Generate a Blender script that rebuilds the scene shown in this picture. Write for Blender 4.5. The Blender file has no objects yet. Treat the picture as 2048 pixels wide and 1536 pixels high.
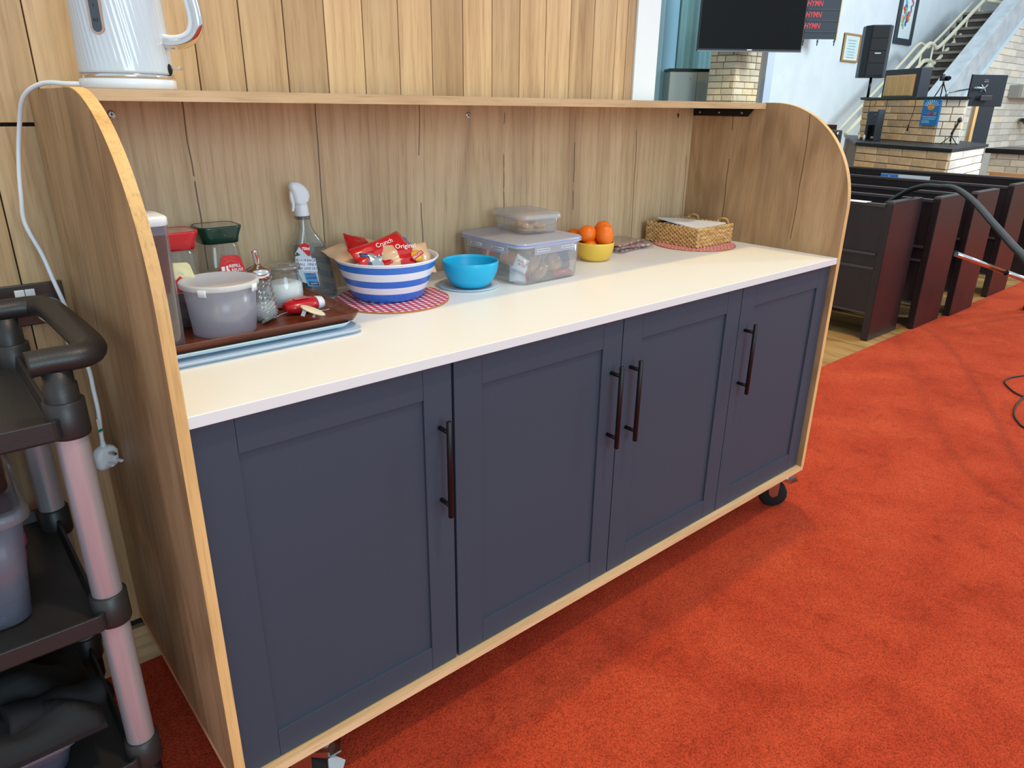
import bpy, bmesh, math, random
from mathutils import Vector, Matrix
R = random.Random(7)
SC = bpy.context.scene
COL = SC.collection
PI = math.pi
# ------------------------------------------------------------------ camera
cd = bpy.data.cameras.new('camera'); cam = bpy.data.objects.new('camera', cd); COL.objects.link(cam)
SC.camera = cam
cd.sensor_fit = 'HORIZONTAL'; cd.sensor_width = 36.0; cd.lens = 1434.45 / 2048 * 36.0
cd.clip_start = 0.02; cd.clip_end = 200
r_ = Vector((0.76139732, -0.6481739, 0.01202944)); u_ = Vector((0.22609202, 0.2828852, 0.93212572)); b_ = -Vector((0.60758252, 0.70699827, -0.36193498))
cam.matrix_world = Matrix(((r_.x, u_.x, b_.x, -0.25204), (r_.y, u_.y, b_.y, -1.0589), (r_.z, u_.z, b_.z, 1.34729), (0, 0, 0, 1)))
# ------------------------------------------------------------------ world, lamps, exposure
SC.view_settings.view_transform = 'Standard'; SC.view_settings.look = 'None'
SC.view_settings.gamma = 1.0; SC.view_settings.exposure = 0.0; SC.view_settings.use_curve_mapping = False
w = bpy.data.worlds.new('hall_light'); SC.world = w; w.use_nodes = True
w.node_tree.nodes['Background'].inputs[0].default_value = (0.76, 0.90, 1.0, 1)
w.node_tree.nodes['Background'].inputs[1].default_value = 0.90
def lamp(name, loc, target, size, power, col):
    l = bpy.data.lights.new(name, 'AREA'); l.shape = 'DISK'; l.size = size; l.energy = power; l.color = col
    o = bpy.data.objects.new(name, l); COL.objects.link(o); o.location = loc
    o.rotation_euler = (Vector(target) - Vector(loc)).to_track_quat('-Z', 'Y').to_euler(); return o
lamp('ceiling_lamp', (2.6, 0.82, 7.0), (1.5, 0.3, 0), 0.28, 165, (1.0, 0.70, 0.22))
lamp('ceiling_lamp', (1.2, -2.2, 7.0), (1.2, -0.6, 0), 0.40, 150, (1.0, 0.77, 0.50))
lamp('window_light', (9.5, -3.5, 5.0), (12.5, 5.0, 1.6), 2.6, 720, (0.70, 0.88, 1.0))
lamp('window_light', (-0.6, -6.5, 2.6), (1.1, 0.3, 0.9), 3.0, 170, (0.60, 0.85, 1.0))
# ------------------------------------------------------------------ colour and material helpers
def C(h, a=1.0):
    h = h.lstrip('#'); v = [int(h[i:i + 2], 16) / 255 for i in (0, 2, 4)]
    return tuple([(c / 12.92 if c <= .04045 else ((c + .055) / 1.055) ** 2.4) for c in v] + [a])
def newmat(name):
    m = bpy.data.materials.new(name); m.use_nodes = True
    return m, m.node_tree.nodes, m.node_tree.links, m.node_tree.nodes['Principled BSDF']
def N(ns, t, **k):
    n = ns.new(t)
    for a, v in k.items(): setattr(n, a, v)
    return n
def simple(name, col, rough=.5, metal=0, spec=.5, bump=0, bscale=300, coat=0):
    m, ns, L, p = newmat(name)
    p.inputs['Base Color'].default_value = C(col) if isinstance(col, str) else col
    p.inputs['Roughness'].default_value = rough; p.inputs['Metallic'].default_value = metal
    p.inputs['Specular IOR Level'].default_value = spec; p.inputs['Coat Weight'].default_value = coat
    if bump:
        tc = N(ns, 'ShaderNodeTexCoord'); nz = N(ns, 'ShaderNodeTexNoise'); nz.inputs['Scale'].default_value = bscale
        b = N(ns, 'ShaderNodeBump'); b.inputs['Strength'].default_value = bump; b.inputs['Distance'].default_value = .002
        L.new(tc.outputs['Object'], nz.inputs['Vector']); L.new(nz.outputs['Fac'], b.inputs['Height']); L.new(b.outputs['Normal'], p.inputs['Normal'])
    return m
def clear(name, tint='#ffffff', body=.1, gloss=.12, rough=.05, bodycol='#ffffff'):
    """thin clear or frosted plastic and glass: see-through shell with some body and a gloss coat"""
    m = bpy.data.materials.new(name); m.use_nodes = True; ns, L = m.node_tree.nodes, m.node_tree.links; ns.clear()
    o = N(ns, 'ShaderNodeOutputMaterial'); t = N(ns, 'ShaderNodeBsdfTransparent'); t.inputs[0].default_value = C(tint)
    d = N(ns, 'ShaderNodeBsdfDiffuse'); d.inputs[0].default_value = C(bodycol)
    tl = N(ns, 'ShaderNodeBsdfTranslucent'); tl.inputs[0].default_value = C(bodycol)
    md = N(ns, 'ShaderNodeMixShader'); md.inputs[0].default_value = .45; L.new(d.outputs[0], md.inputs[1]); L.new(tl.outputs[0], md.inputs[2])
    g = N(ns, 'ShaderNodeBsdfGlossy'); g.inputs['Roughness'].default_value = rough
    a = N(ns, 'ShaderNodeMixShader'); a.inputs[0].default_value = body; L.new(t.outputs[0], a.inputs[1]); L.new(md.outputs[0], a.inputs[2])
    lw = N(ns, 'ShaderNodeLayerWeight'); lw.inputs[0].default_value = .35
    mm = N(ns, 'ShaderNodeMath', operation='MULTIPLY_ADD'); L.new(lw.outputs['Facing'], mm.inputs[0]); mm.inputs[1].default_value = gloss * 3; mm.inputs[2].default_value = gloss * .3
    mm.use_clamp = True
    bb = N(ns, 'ShaderNodeMixShader'); L.new(mm.outputs[0], bb.inputs[0]); L.new(a.outputs[0], bb.inputs[1]); L.new(g.outputs[0], bb.inputs[2])
    L.new(bb.outputs[0], o.inputs[0]); return m
def ramp(ns, stops):
    r = N(ns, 'ShaderNodeValToRGB'); e = r.color_ramp.elements
    while len(e) < len(stops): e.new(.5)
    for i, (p, c) in enumerate(stops): e[i].position = p; e[i].color = C(c) if isinstance(c, str) else c
    return r
def mixc(ns, L, fac, a, b, mode='MIX'):
    m = N(ns, 'ShaderNodeMix', data_type='RGBA', blend_type=mode)
    if isinstance(fac, (int, float)): m.inputs[0].default_value = fac
    else: L.new(fac, m.inputs[0])
    for s, v in ((6, a), (7, b)):
        if isinstance(v, tuple): m.inputs[s].default_value = v
        elif isinstance(v, str): m.inputs[s].default_value = C(v)
        else: L.new(v, m.inputs[s])
    return m.outputs[2]
def oak(name, dark, mid, light, axis='Z', vary=0.0, crack=None, fig=.5, rough=.5, scale=1.0):
    """oak with grain along one axis; vary = how much single boards differ; crack = pitch of printed dark board joints"""
    m, ns, L, p = newmat(name)
    tc = N(ns, 'ShaderNodeTexCoord'); oi = N(ns, 'ShaderNodeObjectInfo')
    ad = N(ns, 'ShaderNodeVectorMath', operation='ADD'); L.new(tc.outputs['Object'], ad.inputs[0])
    if vary:
        cmb = N(ns, 'ShaderNodeVectorMath', operation='SCALE'); cmb.inputs[0].default_value = (17., 23., 41.); L.new(oi.outputs['Random'], cmb.inputs['Scale']); L.new(cmb.outputs[0], ad.inputs[1])
    def mapped(across, along):
        mp = N(ns, 'ShaderNodeMapping'); s = [across * scale] * 3; s['XYZ'.index(axis)] = along * scale
        mp.inputs['Scale'].default_value = s; L.new(ad.outputs[0], mp.inputs['Vector']); return mp.outputs[0]
    n1 = N(ns, 'ShaderNodeTexNoise'); n1.inputs['Scale'].default_value = 1; n1.inputs['Detail'].default_value = 5; n1.inputs['Roughness'].default_value = .6; n1.inputs['Distortion'].default_value = .6
    L.new(mapped(14, 1.1), n1.inputs['Vector'])
    n2 = N(ns, 'ShaderNodeTexNoise'); n2.inputs['Scale'].default_value = 1; n2.inputs['Detail'].default_value = 3; L.new(mapped(220, 9), n2.inputs['Vector'])
    wv = N(ns, 'ShaderNodeTexWave', wave_type='RINGS', rings_direction={'Z': 'Y', 'X': 'Y', 'Y': 'X'}[axis]); wv.inputs['Scale'].default_value = 1.0; wv.inputs['Distortion'].default_value = 9; wv.inputs['Detail'].default_value = 3; wv.inputs['Detail Scale'].default_value = .7
    L.new(mapped(11, .9), wv.inputs['Vector'])
    n3 = N(ns, 'ShaderNodeTexNoise'); n3.inputs['Scale'].default_value = 1; n3.inputs['Detail'].default_value = 2; L.new(mapped(3.2, .7), n3.inputs['Vector'])
    r1 = ramp(ns, [(.25, dark), (.5, mid), (.78, light)]); L.new(n1.outputs['Fac'], r1.inputs[0])
    mul = ramp(ns, [(.30, (.66, .62, .56, 1)), (.48, (1, 1, 1, 1))]); L.new(n2.outputs['Fac'], mul.inputs[0])
    c = mixc(ns, L, .55, r1.outputs[0], mul.outputs[0], 'MULTIPLY')
    rw = ramp(ns, [(0, (.74, .70, .64, 1)), (.35, (1, 1, 1, 1)), (1, (1.0, 1.0, 1.0, 1))]); L.new(wv.outputs['Fac'], rw.inputs[0])
    c = mixc(ns, L, fig, c, rw.outputs[0], 'MULTIPLY')
    r3 = ramp(ns, [(.3, (.86, .83, .78, 1)), (.65, (1.08, 1.06, 1.02, 1))]); L.new(n3.outputs['Fac'], r3.inputs[0])
    c = mixc(ns, L, .8, c, r3.outputs[0], 'MULTIPLY')
    if vary:
        rv = ramp(ns, [(0, (1 - vary, 1 - vary * 1.15, 1 - vary * 1.3, 1)), (.5, (1, .97, .93, 1)), (1, (1 + vary * .5, 1 + vary * .45, 1 + vary * .3, 1))]); L.new(oi.outputs['Random'], rv.inputs[0])
        c = mixc(ns, L, 1.0, c, rv.outputs[0], 'MULTIPLY')
    if crack:
        sp = N(ns, 'ShaderNodeSeparateXYZ'); L.new(tc.outputs['Object'], sp.inputs[0])
        ax = {'XZ': 'X', 'YZ': 'Y'}[crack[1]]
        nn = N(ns, 'ShaderNodeTexNoise'); nn.inputs['Scale'].default_value = 2.2; nn.inputs['Detail'].default_value = 3; L.new(tc.outputs['Object'], nn.inputs['Vector'])
        a1 = N(ns, 'ShaderNodeMath', operation='MULTIPLY_ADD'); L.new(nn.outputs['Fac'], a1.inputs[0]); a1.inputs[1].default_value = .05; L.new(sp.outputs[ax], a1.inputs[2])
        a2 = N(ns, 'ShaderNodeMath', operation='DIVIDE'); L.new(a1.outputs[0], a2.inputs[0]); a2.inputs[1].default_value = crack[0]
        a3 = N(ns, 'ShaderNodeMath', operation='FRACT'); L.new(a2.outputs[0], a3.inputs[0])
        a4 = N(ns, 'ShaderNodeMath', operation='COMPARE'); L.new(a3.outputs[0], a4.inputs[0]); a4.inputs[1].default_value = .5; a4.inputs[2].default_value = .0016 / crack[0]
        n5 = N(ns, 'ShaderNodeTexNoise'); n5.inputs['Scale'].default_value = 4.0; L.new(tc.outputs['Object'], n5.inputs['Vector'])
        g = N(ns, 'ShaderNodeMath', operation='GREATER_THAN'); L.new(n5.outputs['Fac'], g.inputs[0]); g.inputs[1].default_value = .44
        a5 = N(ns, 'ShaderNodeMath', operation='MULTIPLY'); L.new(a4.outputs[0], a5.inputs[0]); L.new(g.outputs[0], a5.inputs[1])
        a6 = N(ns, 'ShaderNodeMath', operation='MULTIPLY'); L.new(a5.outputs[0], a6.inputs[0]); a6.inputs[1].default_value = .8
        c = mixc(ns, L, a6.outputs[0], c, '#4a3826')
    L.new(c, p.inputs['Base Color']); p.inputs['Roughness'].default_value = rough; p.inputs['Specular IOR Level'].default_value = .35
    bp = N(ns, 'ShaderNodeBump'); bp.inputs['Strength'].default_value = .25; bp.inputs['Distance'].default_value = .001
    L.new(n2.outputs['Fac'], bp.inputs['Height']); L.new(bp.outputs['Normal'], p.inputs['Normal'])
    return m
def gingham(name, sq, ca='#f4eef0', cb='#d86a7c', cc='#b3122c', rot=0.0, film=False):
    m, ns, L, p = newmat(name); tc = N(ns, 'ShaderNodeTexCoord'); mp = N(ns, 'ShaderNodeMapping'); mp.inputs['Rotation'].default_value = (0, 0, rot)
    L.new(tc.outputs['Object'], mp.inputs[0]); sp = N(ns, 'ShaderNodeSeparateXYZ'); L.new(mp.outputs[0], sp.inputs[0]); o = []
    for a in 'XY':
        d = N(ns, 'ShaderNodeMath', operation='DIVIDE'); L.new(sp.outputs[a], d.inputs[0]); d.inputs[1].default_value = sq * 2
        f = N(ns, 'ShaderNodeMath', operation='FRACT'); L.new(d.outputs[0], f.inputs[0])
        g = N(ns, 'ShaderNodeMath', operation='GREATER_THAN'); L.new(f.outputs[0], g.inputs[0]); g.inputs[1].default_value = .5; o.append(g.outputs[0])
    s = N(ns, 'ShaderNodeMath', operation='MULTIPLY_ADD'); L.new(o[0], s.inputs[0]); s.inputs[1].default_value = .5
    h = N(ns, 'ShaderNodeMath', operation='MULTIPLY'); L.new(o[1], h.inputs[0]); h.inputs[1].default_value = .5; L.new(h.outputs[0], s.inputs[2])
    r = ramp(ns, [(0, ca), (.4, cb), (.9, cc)]); r.color_ramp.interpolation = 'CONSTANT'; L.new(s.outputs[0], r.inputs[0])
    L.new(r.outputs[0], p.inputs['Base Color']); p.inputs['Roughness'].default_value = .25 if film else .5
    if film: p.inputs['Coat Weight'].default_value = .6
    return m
def noisy(name, stops, scale, rough=.7, bump=.2, bscale=None, detail=4, spec=.4, random=False, metal=0, mscale=(1, 1, 1)):
    m, ns, L, p = newmat(name); tc = N(ns, 'ShaderNodeTexCoord'); mp = N(ns, 'ShaderNodeMapping'); mp.inputs['Scale'].default_value = mscale
    L.new(tc.outputs['Object'], mp.inputs[0])
    nz = N(ns, 'ShaderNodeTexNoise'); nz.inputs['Scale'].default_value = scale; nz.inputs['Detail'].default_value = detail; L.new(mp.outputs[0], nz.inputs['Vector'])
    r = ramp(ns, stops); L.new(nz.outputs['Fac'], r.inputs[0]); c = r.outputs[0]
    if random:
        oi = N(ns, 'ShaderNodeObjectInfo'); rv = ramp(ns, [(0, (.78, .76, .74, 1)), (.55, (1, .97, .94, 1)), (.85, (1.1, 1.08, 1.02, 1)), (1, (1.12, 1.0, .78, 1))]); L.new(oi.outputs['Random'], rv.inputs[0])
        c = mixc(ns, L, 1.0, c, rv.outputs[0], 'MULTIPLY')
    L.new(c, p.inputs['Base Color']); p.inputs['Roughness'].default_value = rough; p.inputs['Specular IOR Level'].default_value = spec; p.inputs['Metallic'].default_value = metal
    b = N(ns, 'ShaderNodeBump'); b.inputs['Strength'].default_value = bump; b.inputs['Distance'].default_value = .003
    if bscale:
        n2 = N(ns, 'ShaderNodeTexNoise'); n2.inputs['Scale'].default_value = bscale; n2.inputs['Detail'].default_value = 2; L.new(tc.outputs['Object'], n2.inputs['Vector']); L.new(n2.outputs['Fac'], b.inputs['Height'])
    else: L.new(nz.outputs['Fac'], b.inputs['Height'])
    L.new(b.outputs['Normal'], p.inputs['Normal']); return m
def carpet_mat():
    m, ns, L, p = newmat('red_carpet'); tc = N(ns, 'ShaderNodeTexCoord')
    def nz(s, d, r=.55, dist=0):
        n = N(ns, 'ShaderNodeTexNoise'); n.inputs['Scale'].default_value = s; n.inputs['Detail'].default_value = d; n.inputs['Roughness'].default_value = r; n.inputs['Distortion'].default_value = dist
        L.new(tc.outputs['Object'], n.inputs['Vector']); return n.outputs['Fac']
    a = nz(3.2, 5, .6, .4); b = nz(260, 2); c_ = nz(14, 6, .65, .8)
    r1 = ramp(ns, [(.28, '#a33622'), (.5, '#b8442a'), (.72, '#c65032')]); L.new(a, r1.inputs[0])
    r2 = ramp(ns, [(.3, (.42, .36, .34, 1)), (.62, (1.15, 1.13, 1.12, 1))]); L.new(b, r2.inputs[0])
    r3 = ramp(ns, [(.30, (.72, .66, .64, 1)), (.46, (1, 1, 1, 1)), (.8, (1.07, 1.05, 1.05, 1))]); L.new(c_, r3.inputs[0])
    c = mixc(ns, L, .85, r1.outputs[0], r2.outputs[0], 'MULTIPLY'); c = mixc(ns, L, .7, c, r3.outputs[0], 'MULTIPLY')
    L.new(c, p.inputs['Base Color']); p.inputs['Roughness'].default_value = .95; p.inputs['Specular IOR Level'].default_value = .1
    p.inputs['Sheen Weight'].default_value = .25; p.inputs['Sheen Tint'].default_value = C('#ff7a50')
    bp = N(ns, 'ShaderNodeBump'); bp.inputs['Strength'].default_value = .8; bp.inputs['Distance'].default_value = .004; L.new(b, bp.inputs['Height']); L.new(bp.outputs['Normal'], p.inputs['Normal'])
    return m
# ------------------------------------------------------------------ mesh helpers (world coordinates)
def box(bm, x0, x1, y0, y1, z0, z1, mi=0):
    v = [bm.verts.new((x, y, z)) for z in (z0, z1) for y in (y0, y1) for x in (x0, x1)]
    fs = [bm.faces.new([v[i] for i in f]) for f in ((0, 2, 3, 1), (4, 5, 7, 6), (0, 1, 5, 4), (2, 6, 7, 3), (0, 4, 6, 2), (1, 3, 7, 5))]
    for f in fs: f.material_index = mi
    return v
def loft(bm, loops, cap0=True, cap1=True, mi=0, mis=None, closed=True):
    rings = [[bm.verts.new(p) for p in lp] for lp in loops]; n = len(rings[0])
    for k in range(len(rings) - 1):
        for i in range(n if closed else n - 1):
            j = (i + 1) % n
            f = bm.faces.new((rings[k][i], rings[k][j], rings[k + 1][j], rings[k + 1][i])); f.smooth = True; f.material_index = mis[k] if mis else mi
    if cap0: bm.faces.new(rings[0][::-1]).material_index = mis[0] if mis else mi
    if cap1: bm.faces.new(rings[-1]).material_index = mis[-1] if mis else mi
    return rings
def ring(cx, cy, z, r, n=40, ry=None):
    return [(cx + r * math.cos(2 * PI * i / n), cy + (ry or r) * math.sin(2 * PI * i / n), z) for i in range(n)]
def lathe(bm, cx, cy, prof, n=40, cap0=True, cap1=True, mis=None, mi=0):
    loft(bm, [ring(cx, cy, z, max(r, 1e-4), n) for r, z in prof], cap0, cap1, mi, mis)
def rr(cx, cy, w, d, r, z, n=6, rot=0.0):
    o = []; r = min(r, w / 2 - 1e-4, d / 2 - 1e-4)
    for q, (sx, sy) in enumerate(((1, 1), (-1, 1), (-1, -1), (1, -1))):
        for i in range(n + 1):
            a = (q + i / n) * PI / 2; x = sx * (w / 2 - r) + r * math.cos(a); y = sy * (d / 2 - r) + r * math.sin(a)
            o.append((cx + x * math.cos(rot) - y * math.sin(rot), cy + x * math.sin(rot) + y * math.cos(rot), z))
    return o
def catmull(pts, k=6):
    P = [Vector(p) for p in pts]; P = [2 * P[0] - P[1]] + P + [2 * P[-1] - P[-2]]; o = []
    for i in range(1, len(P) - 2):
        for j in range(k):
            t = j / k; a, b, c, d = P[i - 1:i + 3]
            o.append(.5 * ((2 * b) + (c - a) * t + (2 * a - 5 * b + 4 * c - d) * t * t + (3 * b - a - 3 * c + d) * t ** 3))
    return o + [P[-2]]
def tube(bm, pts, r, n=10, k=6, mi=0, smooth=True, rz=None):
    P = catmull(pts, k) if (k and len(pts) > 2) else [Vector(p) for p in pts]
    up = Vector((0, 0, 1)) if abs((P[1] - P[0]).normalized().z) < .9 else Vector((1, 0, 0)); loops = []
    for i, p in enumerate(P):
        t = (P[min(i + 1, len(P) - 1)] - P[max(i - 1, 0)]).normalized(); s = t.cross(up).normalized(); up = s.cross(t).normalized()
        rad = r(i / (len(P) - 1)) if callable(r) else r
        loops.append([p + s * rad * math.cos(2 * PI * j / n) + up * (rz or 1) * rad * math.sin(2 * PI * j / n) for j in range(n)])
    loft(bm, loops, mi=mi)
def prism(bm, pts, ax, a0, a1, mi=0):
    """polygon in the plane across axis ax, from a0 to a1"""
    def P(u, v, a): return {'X': (a, u, v), 'Y': (u, a, v), 'Z': (u, v, a)}[ax]
    A = [bm.verts.new(P(u, v, a0)) for u, v in pts]; B = [bm.verts.new(P(u, v, a1)) for u, v in pts]; n = len(pts)
    for i in range(n): bm.faces.new((A[i], A[(i + 1) % n], B[(i + 1) % n], B[i])).material_index = mi
    bm.faces.new(A[::-1]).material_index = mi; bm.faces.new(B).material_index = mi
def ell(bm, c, rx, ry, rz, nu=16, nv=10, M=None, mi=0):
    c = Vector(c); q = (M or Matrix()).to_3x3(); P = lambda a, e: c + q @ Vector((rx * math.cos(e) * math.cos(a), ry * math.cos(e) * math.sin(a), rz * math.sin(e)))
    lo = bm.verts.new(P(0, -PI / 2)); hi = bm.verts.new(P(0, PI / 2)); R_ = [[bm.verts.new(P(2 * PI * i / nu, -PI / 2 + PI * j / nv)) for i in range(nu)] for j in range(1, nv)]
    for i in range(nu):
        k = (i + 1) % nu; fs = [(lo, R_[0][k], R_[0][i]), (hi, R_[-1][i], R_[-1][k])] + [(R_[j][i], R_[j][k], R_[j + 1][k], R_[j + 1][i]) for j in range(nv - 2)]
        for f in fs: f = bm.faces.new(f); f.smooth = True; f.material_index = mi
    return [lo, hi] + [v for r in R_ for v in r]
def spin(bm, verts, c, ax, ang):
    bmesh.ops.rotate(bm, verts=verts, cent=c, matrix=Matrix.Rotation(ang, 3, ax))
def wpos(o):
    p = Vector((0, 0, 0))
    while o: p += o.location; o = o.parent
    return p
def obj(name, bm, mat, parent=None, bev=0, seg=2, smooth=None):
    """links one mesh object; geometry comes in world coordinates, the origin goes to its foot"""
    bmesh.ops.recalc_face_normals(bm, faces=bm.faces)
    if bev:
        es = [e for e in bm.edges if len(e.link_faces) == 2 and e.calc_face_angle(0) > .5]
        bmesh.ops.bevel(bm, geom=es, offset=bev, segments=seg, profile=.5, affect='EDGES', clamp_overlap=True)
    xs = [v.co for v in bm.verts]; lo = Vector([min(v[i] for v in xs) for i in range(3)]); hi = Vector([max(v[i] for v in xs) for i in range(3)])
    og = Vector(((lo.x + hi.x) / 2, (lo.y + hi.y) / 2, lo.z)); bmesh.ops.translate(bm, verts=bm.verts, vec=-og)
    me = bpy.data.meshes.new(name); bm.to_mesh(me); bm.free()
    for m in (mat if isinstance(mat, (list, tuple)) else [mat]): me.materials.append(m)
    if smooth is not None:
        for p in me.polygons: p.use_smooth = smooth
    o = bpy.data.objects.new(name, me); COL.objects.link(o); o.location = og - (wpos(parent) if parent else Vector()); o.parent = parent
    return o
def tag(o, label, cat, group=None):
    o['label'] = label; o['category'] = cat
    if group: o['group'] = group
    return o
def thing(name, loc, label, cat, group=None):
    o = bpy.data.objects.new(name, None); o.empty_display_size = .05; COL.objects.link(o); o.location = loc; return tag(o, label, cat, group)
def struct(o): o['kind'] = 'structure'; return o
def stuff(o): o['kind'] = 'stuff'; return o
def BM(): return bmesh.new()
def bxo(name, mat, parent, *a, bev=0.0):
    b = BM(); box(b, *a); return obj(name, b, mat, parent, bev)
def text(body, at, right, up, size, mat, parent, name='lettering', shear=0.0, align='CENTER', bold=0.0, sx=1.0):
    cu = bpy.data.curves.new('t', 'FONT'); cu.body = body; cu.size = size; cu.shear = shear; cu.align_x = align; cu.align_y = 'CENTER'; cu.offset = bold; cu.extrude = .0002; cu.resolution_u = 3
    t = bpy.data.objects.new('t', cu); me = bpy.data.meshes.new_from_object(t)
    bpy.data.objects.remove(t); bpy.data.curves.remove(cu)
    rt = Vector(right).normalized(); u = Vector(up).normalized(); n = rt.cross(u)
    b = BM(); b.from_mesh(me); bpy.data.meshes.remove(me)
    bmesh.ops.transform(b, verts=b.verts, matrix=Matrix(((rt.x * sx, u.x, n.x, at[0]), (rt.y * sx, u.y, n.y, at[1]), (rt.z * sx, u.z, n.z, at[2]), (0, 0, 0, 1))))
    return obj(name, b, mat, parent)
def copyo(o, parent=None):
    c = o.copy(); COL.objects.link(c); c.parent = parent if parent is not None else o.parent; return c
def copytree(o, loc, rz=0, label=None):
    c = o.copy(); COL.objects.link(c); c.location = loc; c.rotation_euler[2] = rz
    if label: c['label'] = label
    def rec(s, d):
        for ch in list(s.children):
            k = ch.copy(); COL.objects.link(k); k.parent = d; rec(ch, k)
    rec(o, c); return c
# ------------------------------------------------------------------ materials
M_lam_back = oak('laminate_oak_back', '#b4987a', '#cfb28e', '#dcc2a0', 'Z', crack=(.29, 'XZ'), fig=.38)
M_lam_side = oak('laminate_oak_side', '#8c7054', '#b2926e', '#c4a682', 'Z', crack=(.27, 'YZ'), fig=.6)
M_edge = oak('oak_edge_band', '#d0a468', '#e4b87a', '#eec68c', 'Z', fig=.2)
M_edgeX = oak('oak_edge_band_long', '#d8aa78', '#ecc494', '#f6d4a8', 'X', fig=.2)
M_shelf = oak('shelf_oak', '#bf9c70', '#d0ae84', '#dcbf98', 'X', fig=.35)
M_plank = oak('wall_oak', '#ae8c66', '#ceae85', '#dfc39c', 'Z', vary=.26, fig=.35)
M_skirt = oak('skirting_oak', '#a88c66', '#c4a880', '#d4bd98', 'X', fig=.5)
M_white = simple('white_worktop', '#e6e6e4', .35, spec=.4)
M_wt_edge = simple('white_edge', '#eceff3', .4)
M_slate = simple('slate_matt', '#3c4552', .55, spec=.35, bump=.03, bscale=500)
M_ctop = simple('counter_black', '#101013', .45)
M_black = simple('black_plastic', '#2b2929', .42, bump=.12, bscale=350)
M_blackm = simple('black_metal', '#171416', .35, metal=.3)
M_dark = simple('dark_void', '#0c0a0a', .8)
M_chrome = simple('chrome', '#d8d8d8', .12, metal=1)
M_zinc = simple('zinc_steel', '#b8b4ae', .28, metal=1)
M_alu = noisy('brushed_aluminium', [(.3, '#bcb6bc'), (.7, '#d2ccd2')], 60, rough=.33, bump=.02, metal=.55, mscale=(1, 1, .05))
M_wplast = simple('white_plastic', '#e4e8ec', .35)
M_wsoft = simple('white_flex', '#e4e9ef', .45)
M_plaster = noisy('white_plaster', [(.3, '#e2eaee'), (.7, '#ecf2f5')], 3, rough=.8, bump=.05)
M_teal = noisy('teal_wall', [(.3, '#6f979c'), (.7, '#7ca5a9')], 2, rough=.8, bump=.03)
M_blue = simple('blue_wall', '#7fa9bc', .8)
M_carpet = carpet_mat()
M_wfloor = oak('wood_floor', '#8a6540', '#b08a58', '#c8a470', 'Y', fig=.4, rough=.28)
M_pew = noisy('dark_pew_wood', [(.3, '#171114'), (.7, '#22161a')], 3, rough=.34, bump=.02, spec=.5, mscale=(6, 6, 1))
M_pewtop = simple('grey_pew_edge', '#3a3536', .3)  # rails and ledges, greyer and lighter than the pew wood
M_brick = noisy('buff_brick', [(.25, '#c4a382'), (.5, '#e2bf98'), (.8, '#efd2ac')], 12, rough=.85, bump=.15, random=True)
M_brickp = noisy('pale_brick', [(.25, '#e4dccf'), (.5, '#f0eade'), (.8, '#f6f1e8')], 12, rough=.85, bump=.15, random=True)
M_mortar = simple('mortar', '#93806a', .9)
M_mortarp = simple('pale_mortar', '#c4bdb1', .9)
M_conc = noisy('concrete', [(.3, '#b6bcc0'), (.7, '#cdd3d6')], 5, rough=.8, bump=.1)
M_step = noisy('dark_stone_tread', [(.3, '#38322f'), (.7, '#4e4742')], 7, rough=.7, bump=.1)
M_cream = simple('cream_paint', '#d9d0b4', .4)
M_screen = simple('black_screen', '#08080b', .4, spec=.15)
M_red = simple('red_plastic', '#c41520', .25, coat=.3)
M_letter = simple('red_letters', '#e23a3c', .6)
M_wlet = simple('white_letters', '#f6f2f2', .6)
M_klet = simple('black_ink', '#26242c', .7)
M_green = simple('dark_green_plastic', '#0e3a2c', .28, coat=.3)
M_glass = clear('clear_glass', '#f2f5f4', .05, .16, .03)
M_frost = clear('frosted_plastic', '#f2f3fa', .32, .08, .22, '#eef0fa')
M_frost2 = clear('hazy_box_plastic', '#eef1f6', .22, .10, .15, '#dfe6f4')
M_clearp = clear('clear_plastic', '#fbfcfc', .11, .14, .08, '#f8faff')
M_film = clear('cellophane', '#ffffff', .06, .22, .12)
# ------------------------------------------------------------------ floor and carpet
b = BM(); box(b, -3.5, 27.0, .69, 9.0, -.06, -.004); fl = struct(obj('floor', b, M_wfloor))
b = BM(); box(b, -3.5, 27.0, -7.0, .69, -.06, 0.0); tag(obj('carpet', b, M_carpet), 'large rust red fitted carpet covering the aisle floor', 'carpet')
# ------------------------------------------------------------------ oak planked wall behind the cabinet
YW = .66
wl = struct(bxo('wall_left', M_dark, None, -2.4, 1.735, YW + .016, YW + .12, 0, 2.6))
xs = [.325 + .1014 * k for k in range(-26, 14)] + [1.697, 1.737]
for a, c in zip(xs[:-1], xs[1:]):
    for z0, z1 in ((.132, 1.2985), (1.3055, 2.6)):
        o = bxo('plank', M_plank, wl, a + .0012, c - .0012, YW, YW + .016, z0, z1, bev=.0012)
b = BM(); box(b, -2.4, 1.737, YW - .004, YW + .016, .0, .108); struct(obj('baseboard_left', b, M_skirt, None, .002))
we = struct(bxo('wall_end', M_plaster, None, 1.7375, 1.85, YW - .006, .80, 0, 2.6))
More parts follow.
